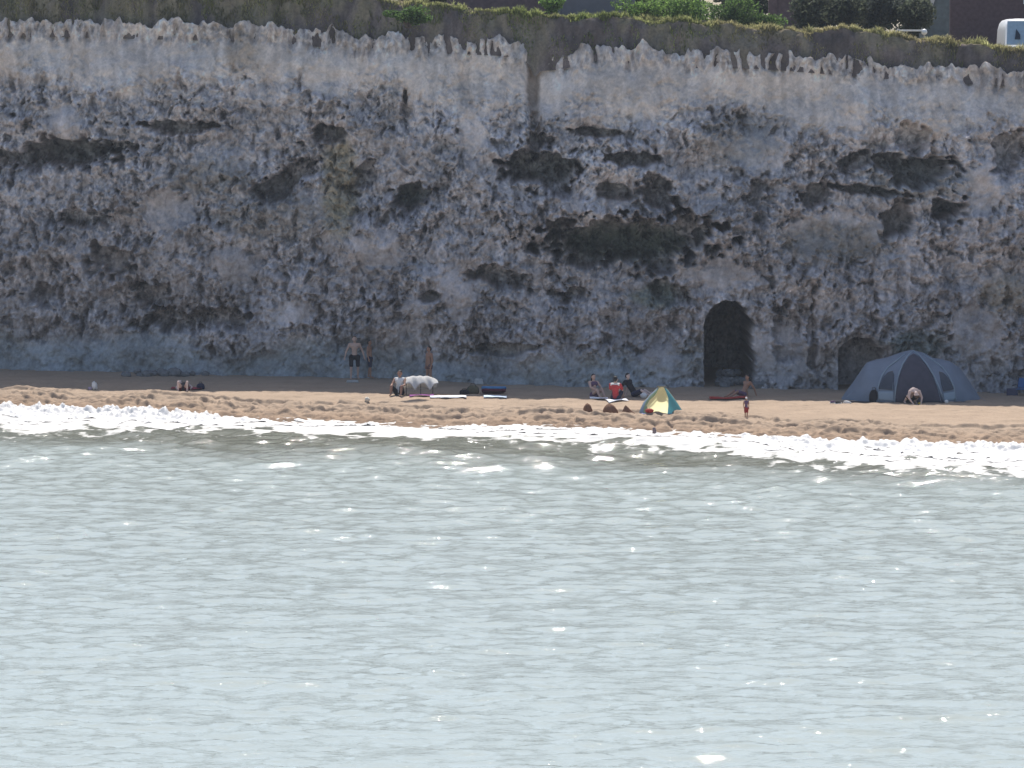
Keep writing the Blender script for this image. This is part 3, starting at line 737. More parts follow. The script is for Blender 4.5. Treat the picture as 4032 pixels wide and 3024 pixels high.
def build_van():
    d = 211.5
    xl = float(P(2170 * K, 0, d)[0]); zt = float(P(0, 40 * K, d)[2]); W = 1.85; H = 2.0
    gz_ = float(crestz(22)) - .35
    H = zt - gz_ + .55
    t = thing('parked_van', 'white van at the right edge, parked behind the bank above the cliff', 'van', (xl + W / 2, d + CAMY, zt - H))
    paint = mat('white_van_paint', (.78, .79, .80), .3, .03, 2, spec=.5)
    dark = mat('black_rubber', (.02, .02, .02), .8, .2)
    glass = mat('van_glass', (.34, .46, .56), .08, .08, spec=.7)
    # body lofted through cross sections, nose towards the sea
    prof = [(-.95, .30, H - 1.5, .90), (-.90, .25, H - 1.36, .93), (-.45, .22, H - 1.24, .95), (-.30, .22, H - 1.20, .95), (.18, .22, H * .97, .93), (.40, .22, H, .94), (3.6, .22, H, .94), (3.9, .28, H - .1, .9)]
    n = 16; V = []; 
    for y, z0, z1, hw in prof:
        for k in range(n):
            a = 2 * math.pi * k / n + math.pi / n; cx, cz = math.cos(a), math.sin(a)
            ex = math.copysign(abs(cx) ** .38, cx); ez = math.copysign(abs(cz) ** .38, cz)
            tum = 1 - .10 * max(0, (z0 + (z1 - z0) * (ez + 1) / 2) - (H - 1.2))
            V.append((hw * ex * tum, y, z0 + (z1 - z0) * (ez + 1) / 2))
    Fq = [(r * n + k, r * n + (k + 1) % n, (r + 1) * n + (k + 1) % n, (r + 1) * n + k) for r in range(len(prof) - 1) for k in range(n)]
    Fq += [tuple(range(n))[::-1], tuple((len(prof) - 1) * n + k for k in range(n))]
    b = MB(); b.v = V; b.f = Fq; o = b.build('body', paint, t, True)
    def quad(pts, name, m, th=.02):
        b = MB(); p = [Vector(q) for q in pts]; nn = (p[1] - p[0]).cross(p[2] - p[0]).normalized()
        b.v = [tuple(q) for q in p] + [tuple(q + nn * th) for q in p]
        k = len(p); b.f = [tuple(range(k))[::-1], tuple(range(k, 2 * k))] + [(i, (i + 1) % k, k + (i + 1) % k, k + i) for i in range(k)]
        return b.build(name, m, t, False)
    quad([(-.86, -.325, H - 1.14), (.86, -.325, H - 1.14), (.78, .13, H - .12), (-.78, .13, H - .12)], 'windscreen', glass)
    for s in (-1, 1):
        b = MB(); b.box((s * .62, -.935, .68), (.3, .05, .18)); b.build('headlight', mat('lamp_glass', (.6, .62, .65), .1, .05, spec=.6), t, False, .02)
        for y in (-.1, 2.9):
            w = MB(); w.tube([(s * .72, y, .33), (s * .93, y, .33)], .33, 20); wo_ = w.build('wheel', dark, t, True)
            w = MB(); w.tube([(s * .90, y, .33), (s * .945, y, .33)], .19, 14); w.build('rim', mat('wheel_rim', (.4, .4, .42), .4, .1), wo_, True)
    b = MB(); b.box((0, -.965, .42), (1.7, .1, .2)); b.build('bumper', dark, t, False, .02)
    # something dark lying against the inside of the screen shows through: a sun shade corner
    quad([(-.50, -.26, H - .90), (-.26, -.26, H - .90), (-.26, -.18, H - .70), (-.42, -.08, H - .46)], 'dash_ornament', mat('navy_cloth', (.02, .035, .06), .8, .1), .035)
build_van()
def build_rail():
    d = 209.5
    x, y, z = (float(v) for v in P(1937 * K, 70 * K, d)); zb = float(bank_yz(np.array([x]), np.array([d + CAMY - topy(x) - .12]))[1][0])
    white = mat('white_rail_paint', (.8, .8, .8), .2, .05, spec=.8); pale = mat('pale_wood', (.42, .40, .36), .8, .2, 15)
    t = thing('low_rail', 'low pale rail with bright white ball on its end post, in the cliff top grass', 'rail', (x, y, zb))
    x2 = float(P(1997 * K, 0, d)[0]) - x; zr = float(P(0, 66 * K, d)[2]) - zb; zball = float(P(0, 69 * K, d)[2]) - zb
    b = MB(); b.tube([(.06, 0, -.15), (.06, 0, zr + .08)], .045, 8); b.build('post', pale, t)
    b = MB(); b.tube([(x2, 0, -.15), (x2, 0, zball - .1)], .04, 8); b.build('post', pale, t)
    b = MB(); b.tube([(-.22, -.05, .0), (.06, -.02, zr + .02)], .045, 8); b.build('brace', pale, t)
    b = MB(); b.box((x2 / 2, 0, zr), (x2 - .1, .09, .07)); b.build('rail_bar', white, t, False, .01)
    b = MB(); b.ball((x2, 0, zball), .13, 16, 10); b.build('ball_cap', white, t)
build_rail()

# ------------------------------------------------------------------ people
def capsule(p0, r0, p1, r1, V, Fc, n=10):
    p0, p1 = Vector(p0), Vector(p1); t = p1 - p0; L = t.length
    t = t / L if L > 1e-6 else Vector((0, 0, 1))
    a = t.cross(Vector((0, 0, 1)) if abs(t.z) < .9 else Vector((1, 0, 0))).normalized(); b = t.cross(a)
    i0 = len(V); rings = []
    for k in range(5): th = math.pi / 2 * (1 - k / 4); rings.append((p0, -math.sin(th) * r0, max(math.cos(th) * r0, 1e-4)))
    for k in range(5): th = math.pi / 2 * k / 4; rings.append((p1, math.sin(th) * r1, max(math.cos(th) * r1, 1e-4)))
    for c, o, r in rings:
        for j in range(n):
            w = 2 * math.pi * j / n; V.append(tuple(c + t * o + (a * math.cos(w) + b * math.sin(w)) * r))
    for k in range(9):
        for j in range(n): Fc.append((i0 + k * n + j, i0 + k * n + (j + 1) % n, i0 + (k + 1) * n + (j + 1) % n, i0 + (k + 1) * n + j))
    Fc.append(tuple(i0 + j for j in range(n))[::-1]); Fc.append(tuple(i0 + 9 * n + j for j in range(n)))

def blob(name, caps, m, parent, voxel=.013, smooth=2):
    """fuse tapered limbs into one continuous skin"""
    V, Fc = [], []
    for c in caps: capsule(*c, V, Fc)
    me = bpy.data.meshes.new(name); me.from_pydata(V, [], Fc); me.update()
    o = bpy.data.objects.new(name, me); COL.objects.link(o)
    rm = o.modifiers.new('r', 'REMESH'); rm.mode = 'VOXEL'; rm.voxel_size = voxel
    sm = o.modifiers.new('s', 'SMOOTH'); sm.iterations = smooth; sm.factor = .5
    dg = bpy.context.evaluated_depsgraph_get()
    me2 = bpy.data.meshes.new_from_object(o.evaluated_get(dg))
    bpy.data.objects.remove(o); bpy.data.meshes.remove(me)
    me2.materials.clear(); me2.name = name
    return link(name, me2, m, parent)

def lerp(a, b, t): return tuple(Vector(a).lerp(Vector(b), t))
def stand_pose(H=1.75, w=.19, sp=.10, arm=(.10, .13), lean=0.0, stride=0.0):
    k = H / 1.75
    J = dict(hip=(0, 0, .93), waist=(0, 0, 1.08), chest=(0, lean, 1.30), neck=(0, lean, 1.48), head=(0, lean - .01, 1.63))
    for s, n in ((-1, 'r'), (1, 'l')):
        J['sh' + n] = (s * w, lean, 1.42); J['el' + n] = (s * (w + arm[0]), lean + .02, 1.14); J['wr' + n] = (s * (w + arm[1]), lean - .04, .90)
        J['th' + n] = (s * sp, 0, .90); J['kn' + n] = (s * (sp + .015), -.02 + s * stride, .49); J['an' + n] = (s * (sp + .02), s * stride * 2 + .02, .08)
        J['toe' + n] = (s * (sp + .05), s * stride * 2 - .15, .035)
    return {a: tuple(c * k for c in b) for a, b in J.items()}, k
def sit_pose(k=1.0, lean=.18, knees=.42, foot_y=-.62, spread=.14, arms='knees', turn=0.0):
    J = dict(hip=(0, 0, .12), waist=(0, lean * .3, .28), chest=(0, lean * .7, .50), neck=(0, lean * .9, .68), head=(0, lean * .85, .83))
    for s, n in ((-1, 'r'), (1, 'l')):
        J['sh' + n] = (s * .19, lean * .85, .62)
        if arms == 'knees': J['el' + n] = (s * .25, -.12, .42); J['wr' + n] = (s * (spread + .03), -.34, knees + .02)
        else: J['el' + n] = (s * .27, lean + .12, .36); J['wr' + n] = (s * .28, lean + .22, .08)
        J['th' + n] = (s * .1, 0, .11); J['kn' + n] = (s * spread, -.40, knees); J['an' + n] = (s * spread, foot_y, .07); J['toe' + n] = (s * spread, foot_y - .15, .04)
    return {a: tuple(c * k for c in b) for a, b in J.items()}, k

def figure(loc, rz, label, pose, skin, hair, wear=(), female=False, name='person', group=None, haircol=None):
    """one fused body, with hair and clothes as its children; wear = list of (name, kind, material)"""
    J, k = pose
    t = thing(name, label, 'person', loc, rz, group)
    c = []
    R = lambda v: v * k
    tw = 1.0 if not female else .9
    c += [(J['thl'], R(.10), J['thr'], R(.10)), (J['hip'], R(.125 * tw), J['waist'], R(.11 * tw)), (J['waist'], R(.11 * tw), J['chest'], R(.125 * tw))]
    c += [(lerp(J['chest'], J['shl'], .45), R(.105 * tw), lerp(J['chest'], J['shr'], .45), R(.105 * tw)), (J['shl'], R(.062), J['shr'], R(.062))]
    c += [(lerp(J['chest'], J['neck'], .6), R(.065), J['neck'], R(.052)), (J['neck'], R(.052), J['head'], R(.06))]
    h = Vector(J['head']); up = (h - Vector(J['neck'])).normalized(); fw = Vector((0, -1, 0)) - up * up.dot(Vector((0, -1, 0))); fw.normalize()
    side = up.cross(fw)
    c += [(tuple(h - up * R(.04) + fw * R(.025)), R(.072), tuple(h + up * R(.045)), R(.088)),
          (tuple(h - up * R(.075) + fw * R(.045)), R(.042), tuple(h - up * R(.02) + fw * R(.05)), R(.055)),
          (tuple(h - up * R(.005) + fw * R(.09)), R(.014), tuple(h - up * R(.03) + fw * R(.108)), R(.017))]
    for s in (-1, 1): c.append((tuple(h + side * R(.085) * s + up * R(.015)), R(.02), tuple(h + side * R(.085) * s - up * R(.02)), R(.017)))
    for n in 'rl':
        c += [(J['sh' + n], R(.060), J['el' + n], R(.042)), (J['el' + n], R(.043), J['wr' + n], R(.028))]
        wv = Vector(J['wr' + n]); dv = (wv - Vector(J['el' + n])).normalized()
        sv_ = dv.cross(Vector((1, 0, 0)) if abs(dv.x) < .8 else Vector((0, 1, 0))).normalized(); s = 1 if n == 'l' else -1
        palm = wv + dv * R(.075); c.append((tuple(wv), R(.026), tuple(palm), R(.034)))
        for q, L in ((-1.5, .055), (-.5, .075), (.5, .072), (1.5, .058)):
            b0 = palm + sv_ * R(.017) * q; mid = b0 + dv * R(L * .55); tip = mid + (dv + Vector((0, 0, -.25)) * .5).normalized() * R(L * .55)
            c += [(tuple(b0), R(.0105), tuple(mid), R(.0098)), (tuple(mid), R(.0098), tuple(tip), R(.0085))]
        th0 = wv + dv * R(.03) + sv_ * R(.03); c.append((tuple(th0), R(.013), tuple(th0 + dv * R(.04) + sv_ * R(.03)), R(.0105)))
        c += [(J['th' + n], R(.088), J['kn' + n], R(.056)), (J['kn' + n], R(.056), lerp(J['kn' + n], J['an' + n], .35), R(.055)), (lerp(J['kn' + n], J['an' + n], .35), R(.055), J['an' + n], R(.034)),
              (J['an' + n], R(.036), J['toe' + n], R(.028))]
    body = blob('body', c, skin, t)
    hc = []
    if hair != 'bald':
        hc = [(tuple(h + up * R(.055) - fw * R(.015)), R(.092), tuple(h - fw * R(.04) + up * R(.0)), R(.088))]
        if hair == 'long': hc.append((tuple(h - fw * R(.06)), R(.085), tuple(h - fw * R(.085) - up * R(.24)), R(.07)))
        blob('hair', hc, haircol or hair_dark, t, .014, 1)
    for nm, kind, m in wear:
        g = .016
        if kind == 'shorts':
            cc = [(J['thl'], R(.10 + g), J['thr'], R(.10 + g)), (J['hip'], R(.125 + g), J['waist'], R(.08))]
            for n in 'rl': cc.append((J['th' + n], R(.088 + g), lerp(J['th' + n], J['kn' + n], .82), R(.072 + g)))
        elif kind == 'briefs':
            cc = [(J['thl'], R(.10 + g), J['thr'], R(.10 + g))]
            for n in 'rl': cc.append((J['th' + n], R(.088 + g), lerp(J['th' + n], J['kn' + n], .18), R(.084 + g)))
        elif kind in ('top', 'vest'):
            cc = [(J['hip'], R(.125 + g), J['waist'], R(.11 + g)), (J['waist'], R(.11 + g), J['chest'], R(.125 + g)), (lerp(J['chest'], J['shl'], .45), R(.105 + g), lerp(J['chest'], J['shr'], .45), R(.105 + g)), (lerp(J['shl'], J['shr'], .1), R(.062 + g), lerp(J['shl'], J['shr'], .9), R(.062 + g))]
            if kind == 'top':
                for n in 'rl': cc.append((J['sh' + n], R(.060 + g), lerp(J['sh' + n], J['el' + n], .75), R(.05 + g)))
        elif kind == 'collar':
            cc = [(lerp(J['shl'], J['shr'], .12), R(.062 + .026), lerp(J['shl'], J['shr'], .88), R(.062 + .026))]
        elif kind == 'bikini':
            cc = [(lerp(J['chest'], J['shl'], .4), R(.105 + g), lerp(J['chest'], J['shr'], .4), R(.105 + g))]
        elif kind == 'trousers':
            cc = [(J['thl'], R(.10 + g), J['thr'], R(.10 + g)), (J['hip'], R(.125 + g), J['waist'], R(.08))]
            for n in 'rl': cc += [(J['th' + n], R(.088 + g), J['kn' + n], R(.056 + g)), (J['kn' + n], R(.056 + g), J['an' + n], R(.045 + g))]
        elif kind == 'shoes':
            for n in 'rl': blob(nm, [(J['an' + n], R(.05), J['toe' + n], R(.045))], m, t, .014, 1)
            continue
        elif kind == 'hat':
            cc = [(tuple(h + up * R(.07)), R(.098), tuple(h + up * R(.05)), R(.102)), (tuple(h + up * R(.045) + fw * R(.06)), R(.06), tuple(h + up * R(.045) + fw * R(.13)), R(.03))]
        blob(nm, cc, m, t, .016, 2)
    return t

skin_fair = mat('fair_skin', (.56, .38, .31), .55, .06, 6)
skin_pale = mat('pale_skin', (.66, .50, .44), .55, .05, 6)
skin_tan = mat('tanned_skin', (.36, .20, .14), .55, .08, 6)
hair_dark = mat('dark_hair', (.025, .02, .018), .6, .3, 40)
hair_brown = mat('brown_hair', (.10, .065, .04), .6, .3, 40)
c_black = mat('black_cloth', (.018, .018, .024), .85, .3, 20)
c_navy = mat('navy_cloth_worn', (.03, .035, .07), .85, .25, 20)
c_white = mat('white_cotton', (.78, .76, .74), .85, .05, 12, bump=.3)
c_red = mat('red_cotton', (.50, .055, .06), .85, .15, 14, bump=.2)
c_purple = mat('purple_cotton', (.15, .09, .16), .85, .2, 14)

def at(px, py):
    x, y, z = on_beach(px, py); return (x, y, gz(x, y))
def put(px, py, dz=0.0):
    x, y, z = at(px, py); return (x, y, z + dz)

figure(put(1396, 1492), 0.15, 'bare chested man in dark knee length shorts standing by the cliff foot', stand_pose(1.84, .20, .13, (.13, .2), 0, .04), skin_fair, 'short', [('shorts', 'shorts', c_black)], haircol=hair_brown)
figure(put(1456, 1490), 1.25, 'slim tanned person in dark shorts close beside the bare chested man', stand_pose(1.66, .17, .09, (.04, .04), .02, .05), skin_tan, 'short', [('shorts', 'shorts', c_navy)])
figure(put(1690, 1522), -1.0, 'tanned person standing behind the low white beach shelter', stand_pose(1.72, .18, .09, (.06, .03), 0, .02), skin_tan, 'short', [('swim_briefs', 'briefs', mat('brown_trunks', (.16, .09, .08), .8))])

# low white shelter with a person sitting at its open end
def cloth_sheet(fx, nu=26, nv=14):
    V = []; Fq = []
    for i in range(nu + 1):
        for j in range(nv + 1): V.append(fx(i / nu, j / nv))
    for i in range(nu):
        for j in range(nv):
            a = i * (nv + 1) + j; Fq.append((a, a + nv + 1, a + nv + 2, a + 1))
    b = MB(); b.v = V; b.f = Fq
    return b
def build_shelter():
    L = put(1652, 1553); t = thing('beach_shelter', 'low white beach shelter sagging over its poles at the edge of the shade', 'shelter', L)
    w = 1.42
    def fx(u, v):
        x = (u - .5) * w; e = abs(u - .5) * 2
        top = .80 - .05 * e ** 2 - .12 * max(0, e - .62) * 2.2
        k = v * 2 - 1                              # -1 front hem, +1 back hem
        scal = .30 * abs(math.sin(u * math.pi * 2.5 + .2))
        hem = .24 + scal
        z = top - (top - hem) * (max(0, -k) ** 1.6) - (top - .25) * (max(0, k) ** 2.2)
        return (x + .12 * max(0, -k) * (u - .35), .36 * k - .05 * max(0, -k), z + .015 * math.sin(31 * u + 9 * v))
    o = cloth_sheet(fx, 34, 18).build('canopy', mat('white_sailcloth', (.80, .78, .75), .8, .05, 6, trans=.35), t)
    s = o.modifiers.new('t', 'SOLIDIFY'); s.thickness = .006
    pole = mat('dark_pole', (.05, .04, .04), .6)
    for sx in (-.55, .05, .55):
        b = MB(); b.tube([(sx, -.02, -.1), (sx, -.02, .76)], .014, 8); b.build('pole', pole, t)
build_shelter()
figure(put(1572, 1556), -.25, 'dark haired person in white top sitting at the left end of the white shelter', sit_pose(1.08, .1, .38, -.5, .2), skin_tan, 'short', [('white_top', 'vest', c_white), ('shorts', 'shorts', c_black)])

# people sitting and lying along the edge of the shade
figure(put(722, 1541), 0.0, 'person lying back with both pale knees raised on a dark red towel', (lambda: ({**sit_pose(1, .9, .40, -.45, .19, 'back')[0], 'chest': (0, .55, .2), 'neck': (-.08, .74, .24), 'head': (-.2, .86, .3), 'shl': (.19, .68, .2), 'shr': (-.19, .68, .2), 'waist': (0, .28, .16), 'ell': (.33, .5, .12), 'elr': (-.33, .5, .12), 'wrl': (.3, .25, .08), 'wrr': (-.3, .25, .08)}, 1.0))(), skin_pale, 'short', [('dark_top', 'vest', c_black), ('swim_briefs', 'briefs', mat('maroon_trunks', (.14, .02, .03), .8))])
figure(put(2340, 1562), .55, 'dark haired woman with bare shoulders sitting left of the person in red', sit_pose(1.0, .08, .34, -.6, .12), skin_fair, 'long', [('dark_bikini_top', 'bikini', c_purple), ('dark_bikini_bottom', 'briefs', c_purple)], female=True)
figure(put(2424, 1574), 2.85, 'person in bright red top with white collar sitting with back to the sea', sit_pose(1.02, .05, .36, -.6, .16), skin_fair, 'short', [('red_top', 'top', c_red), ('white_collar', 'collar', c_white), ('shorts', 'shorts', c_navy)])
figure(put(2500, 1562), .95, 'person in dark clothes reclining on the sand right of the person in red', sit_pose(1.0, .42, .28, -.85, .12, 'back'), skin_pale, 'short', [('dark_top', 'top', c_black), ('shorts', 'shorts', c_navy), ('white_shoe', 'shoes', c_white)])
figure(put(2925, 1562), -.9, 'tanned person sitting on the long red towel in front of the tall cave', sit_pose(.95, .3, .26, -.8, .12, 'back'), skin_tan, 'short', [('shorts', 'shorts', c_purple)])
figure(put(2938, 1656), .5, 'toddler in red shorts and white hat standing alone on the open sand', stand_pose(.86, .2, .1, (.05, .03), 0, .03), skin_tan, 'short', [('red_shorts', 'shorts', mat('dark_red_shorts', (.30, .03, .025), .8)), ('purple_top', 'vest', c_purple), ('white_hat', 'hat', c_white)])
def crouch():
    J, k = sit_pose(1.0, .1, .42, -.3, .2)
    J.update(hip=(0, .1, .22), thl=(.1, .1, .2), thr=(-.1, .1, .2), waist=(0, -.02, .38), chest=(0, -.22, .5), neck=(0, -.4, .44), head=(0, -.5, .36), shl=(.19, -.32, .47), shr=(-.19, -.32, .47), ell=(.26, -.4, .25), elr=(-.26, -.4, .25), wrl=(.18, -.52, .08), wrr=(-.18, -.52, .08), knl=(.22, -.22, .3), knr=(-.22, -.22, .3), anl=(.2, .12, .07), anr=(-.2, .12, .07), toel=(.22, -.02, .035), toer=(-.22, -.02, .035))
    return {a: tuple(c * 1.1 for c in b) for a, b in J.items()}, 1.1
figure(put(3586, 1586), .35, 'pale skinned person crouching forward at the open door of the big tent', crouch(), skin_pale, 'short', [('shorts', 'shorts', c_black)], haircol=hair_brown)

# ------------------------------------------------------------------ tents
def patch(name, poly, sy, m, parent, off=.03, n=18, th=.012):
    """piece of cloth cut to poly in (x, z) and laid on the surface y = sy(x, z)"""
    xs = [p[0] for p in poly]; zs = [p[1] for p in poly]
    z0, z1 = min(zs), max(zs); V = []; rows = n; cols = 12
    def span(z):
        hit = []
        for i in range(len(poly)):
            (xa, za), (xb, zb) = poly[i], poly[(i + 1) % len(poly)]
            if (za <= z < zb) or (zb <= z < za): hit.append(xa + (xb - xa) * (z - za) / (zb - za))
        return (min(hit), max(hit)) if hit else None
    for r in range(rows + 1):
        z = z0 + (z1 - z0) * min(max(r / rows, 1e-3), 1 - 1e-3); s_ = span(z)
        for c in range(cols + 1):
            x = s_[0] + (s_[1] - s_[0]) * c / cols; V.append((x, sy(x, z) - off, z))
    b = MB(); b.v = V; b.f = [(r * (cols + 1) + c, r * (cols + 1) + c + 1, (r + 1) * (cols + 1) + c + 1, (r + 1) * (cols + 1) + c) for r in range(rows) for c in range(cols)]
    o = b.build(name, m, parent); s_ = o.modifiers.new('t', 'SOLIDIFY'); s_.thickness = th
    return o
def build_tent():
    L = put(3602, 1584); x0, y0, z0 = L; y0 += 1.75; z0 = gz(x0, y0) - .02
    d = y0 - 1.75 - CAMY; s = d / F
    t = thing('family_tent', 'large blue grey dome tent with dark door beside the low cave', 'tent', (x0, y0, gz(x0, y0 - 1.5)))
    hx = np.array([-280, -262, -230, -200, -178, -140, -98, -50, 0, 50, 85, 125, 155, 190, 207, 240, 262, 276]) * s
    hz = np.array([0, 30, 72, 118, 148, 160, 168, 186, 199, 186, 167, 160, 152, 128, 108, 60, 28, 0]) * s
    hz = hz * 1.0
    def H(x): return float(np.interp(x, hx, hz))
    def Wd(x): return 1.75 * max(.02, 1 - abs(x / (285 * s)) ** 2.4) ** .55 * (1.0)
    q, p = 1.7, 1.5
    def sy(x, z):
        h = max(H(x), .01); k = min(max(z / h, 0), 1)
        return -Wd(x) * (1 - k ** q) ** (1 / p)
    blue = mat('blue_grey_nylon', (.165, .205, .27), .55, .08, 2.5, bump=.25, spec=.3)
    pale = mat('pale_blue_nylon', (.25, .32, .39), .55, .06, 4)
    dark = mat('dark_grey_nylon', (.06, .06, .085), .7, .15, 5, bump=.3)
    win = mat('smoked_window', (.045, .055, .075), .25, .15, 5, spec=.5)
    nu, nv = 72, 18; V = []
    for i in range(nu + 1):
        x = hx[0] + (hx[-1] - hx[0]) * i / nu; h = H(x)
        for side in (-1, 1):
            for j in range(nv + 1):
                k = j / nv if side < 0 else 1 - j / nv
                k = math.sin(k * math.pi / 2)
                y = sy(x, k * h) * (-side * -1 if side < 0 else -1)
                y = -abs(y) if side < 0 else abs(y)
                crease = .02 * math.sin(x * 7) * math.sin(k * 9)
                V.append((x, y + crease, k * h))
    n2 = 2 * (nv + 1)
    b = MB(); b.v = V; b.f = [(i * n2 + j, (i + 1) * n2 + j, (i + 1) * n2 + j + 1, i * n2 + j + 1) for i in range(nu) for j in range(n2 - 1)]
    b.build('fabric_shell', blue, t)
    u = lambda zx, zy: ((3200 + zx / 2.659 - 3602) * s, (1584 - (1300 + zy / 2.659)) * s)
    door = [u(*q_) for q_ in ((858, 752), (880, 600), (915, 480), (965, 370), (1030, 285), (1082, 258), (1140, 290), (1205, 370), (1262, 470), (1310, 600), (1368, 752))]
    patch('door', door, sy, dark, t, .03, 26)
    patch('window', [u(*q_) for q_ in ((692, 622), (712, 560), (752, 490), (800, 445), (850, 432), (862, 470), (855, 560), (846, 626))], sy, win, t, .035)
    patch('window', [u(*q_) for q_ in ((1340, 440), (1385, 452), (1430, 500), (1470, 570), (1490, 625), (1375, 640), (1352, 560))], sy, win, t, .035)
    patch('mud_wall', [u(*q_) for q_ in ((690, 735), (690, 640), (846, 640), (850, 740))], sy, pale, t, .03, 6)
    patch('mud_wall', [u(*q_) for q_ in ((1380, 740), (1372, 650), (1490, 645), (1520, 735))], sy, pale, t, .03, 6)
    for side, pts in ((0, ((858, 745), (872, 600), (905, 480), (955, 365), (1020, 280), (1080, 235))), (1, ((1380, 745), (1330, 600), (1275, 470), (1215, 365), (1145, 280), (1085, 235))), (0, ((690, 740), (690, 600), (735, 480), (800, 400), (900, 330), (1000, 262))), (1, ((1500, 740), (1490, 600), (1440, 480), (1380, 400), (1290, 330), (1180, 268)))):
        b = MB(); b.tube([(*[u(a, c)[0]], sy(*u(a, c)) - .035, max(u(a, c)[1], .02)) for a, c in pts], .03, 8); b.build('pole_sleeve', pale, t)
    b = MB(); b.box((0, -.4, .012), (5.2, 2.6, .02)); b.build('groundsheet', mat('groundsheet', (.04, .035, .045), .8), t, False)
    for xx, yy in ((-2.95, -1.2), (2.95, -1.2), (-1.0, -2.1), (1.05, -2.1)):
        b = MB(); xe = xx * .8; b.tube([(xe, sy(xe, H(xe) * .6), H(xe) * .6), (xx, yy, .0)], .006, 5); b.build('guy_line', pale, t)
build_tent()

def build_popup():
    L = put(2606, 1638); x0, y0, z0 = L; y0 += .75; s = (y0 - CAMY - .75) / F
    t = thing('popup_tent', 'small pop-up beach tent with glowing yellow front and teal side panel', 'tent', (x0, y0, gz(x0, y0 - .5) - .02))
    hx = np.array([-88, -84, -70, -48, -26, -14, 0, 14, 24, 42, 62, 80, 88]) * s
    hz = np.array([0, 14, 42, 70, 92, 103, 106, 103, 94, 70, 42, 14, 0]) * s
    def H(x): return float(np.interp(x, hx, hz))
    def sy(x, z):
        h = max(H(x), .01); k = min(max(z / h, 0), 1)
        return -.30 * (1 - k ** 3.0) ** (1 / 2.0) + .6 * (x / (90 * s)) ** 2 - .3
    yel = mat('yellow_nylon', (.98, .97, .60), .5, .03, 5, trans=.95)
    wht = mat('pale_yellow_nylon', (.93, .92, .78), .5, .04, 5, trans=.75)
    teal = mat('teal_nylon', (.10, .36, .42), .5, .08, 5, trans=.35)
    blu = mat('blue_nylon', (.26, .36, .48), .5, .08, 5, trans=.3)
    grn = mat('green_nylon', (.30, .42, .25), .5, .08, 5, trans=.4)
    u = lambda zx, zy: ((2280 + zx / 4.809 - 2606) * s, (1638 - (1470 + zy / 4.809)) * s)
    def gore(name, edge_l, edge_r, m):
        V = []; nv = 20; nc = 8
        for j in range(nv + 1):
            k = j / nv
            for c in range(nc + 1):
                xl = np.interp(k, [e[1] for e in edge_l], [e[0] for e in edge_l]); xr = np.interp(k, [e[1] for e in edge_r], [e[0] for e in edge_r])
                x = (xl + (xr - xl) * c / nc) * s; z = min(k * 106 * s, H(x) * .995)
                V.append((x, sy(x, z), z))
        b = MB(); b.v = V; b.f = [(r * (nc + 1) + c, r * (nc + 1) + c + 1, (r + 1) * (nc + 1) + c + 1, (r + 1) * (nc + 1) + c) for r in range(nv) for c in range(nc)]
        return b.build(name, m, t)
    out_l = [(-88, 0), (-83, .13), (-70, .4), (-48, .66), (-26, .87), (-14, .97), (-8, 1)]
    out_r = [(88, 0), (80, .13), (62, .4), (42, .66), (24, .89), (14, .97), (8, 1)]
    a_l = [(-72, 0), (-70, .2), (-62, .42), (-44, .66), (-22, .86), (-8.5, 1)]
    y_l = [(-40, 0), (-50, .1), (-60, .3), (-48, .5), (-28, .68), (-17, .84), (-9, 1)]
    y_r = [(23, 0), (26, .3), (26, .6), (18, .8), (9, 1)]
    gore('side_panel', out_l, a_l, blu); gore('side_panel', a_l, y_l, grn)
    gore('front_panel', y_l, y_r, yel)
    gore('side_panel', y_r, out_r, teal)
    for side, e in ((-1, out_l), (1, out_r)):
        b = MB(); b.tube([(x * s, sy(x * s, min(k * 106 * s, H(x * s))) + .01, min(k * 106 * s, H(x * s))) for x, k in e], .012, 6); b.build('hoop', mat('pale_hoop', (.6, .62, .5), .5), t)
    b = MB(); b.box((0, -.28, 1.075), (.36, .16, .035)); b.build('top_cap', mat('olive_cap', (.10, .09, .05), .8), t, False, .015)
    b = MB(); b.box((0, -.2, .012), (1.6, 1.0, .016)); b.build('groundsheet', mat('blue_sheet', (.10, .14, .3), .8), t, False)
build_popup()

# ------------------------------------------------------------------ things lying on the sand
def towel(px, py, w, dpt, m, label, rz=0.0, name='towel', wav=.02, seed=0, group=None):
    x, y, z = at(px, py); r = random.Random(seed); a1, a2 = r.uniform(0, 6), r.uniform(0, 6)
    nu, nv = 20, 10; V = []
    for i in range(nu + 1):
        for j in range(nv + 1):
            lx, ly = (i / nu - .5) * w, (j / nv - .5) * dpt
            X = x + lx * math.cos(rz) - ly * math.sin(rz); Y = y + lx * math.sin(rz) + ly * math.cos(rz)
            V.append((X - x, Y - y, gz(X, Y) - z + .03 + wav * (1 + math.sin(lx * 7 + a1) * math.cos(ly * 6 + a2))))
    b = MB(); b.v = V; b.f = [(i * (nv + 1) + j, (i + 1) * (nv + 1) + j, (i + 1) * (nv + 1) + j + 1, i * (nv + 1) + j + 1) for i in range(nu) for j in range(nv)]
    o = b.build(name, m); o.location = (x, y, z); md = o.modifiers.new('t', 'SOLIDIFY'); md.thickness = .012; md.offset = 1
    return tag(o, label, 'towel', group)
t_pale = mat('pale_blue_towelling', (.62, .72, .82), .95, .05, 20, bump=.3)
t_white = mat('white_towelling', (.80, .81, .86), .95, .05, 20, bump=.3)
t_red = mat('red_towelling', (.36, .045, .035), .95, .2, 14, bump=.3)
t_maroon = mat('maroon_towelling', (.30, .04, .06), .95, .2, 14, bump=.3)
t_purple = mat('purple_towelling', (.20, .05, .20), .95, .2, 14, bump=.3)
towel(735, 1533, 1.3, .7, t_maroon, 'dark red towel under the lying person with raised knees', seed=1)
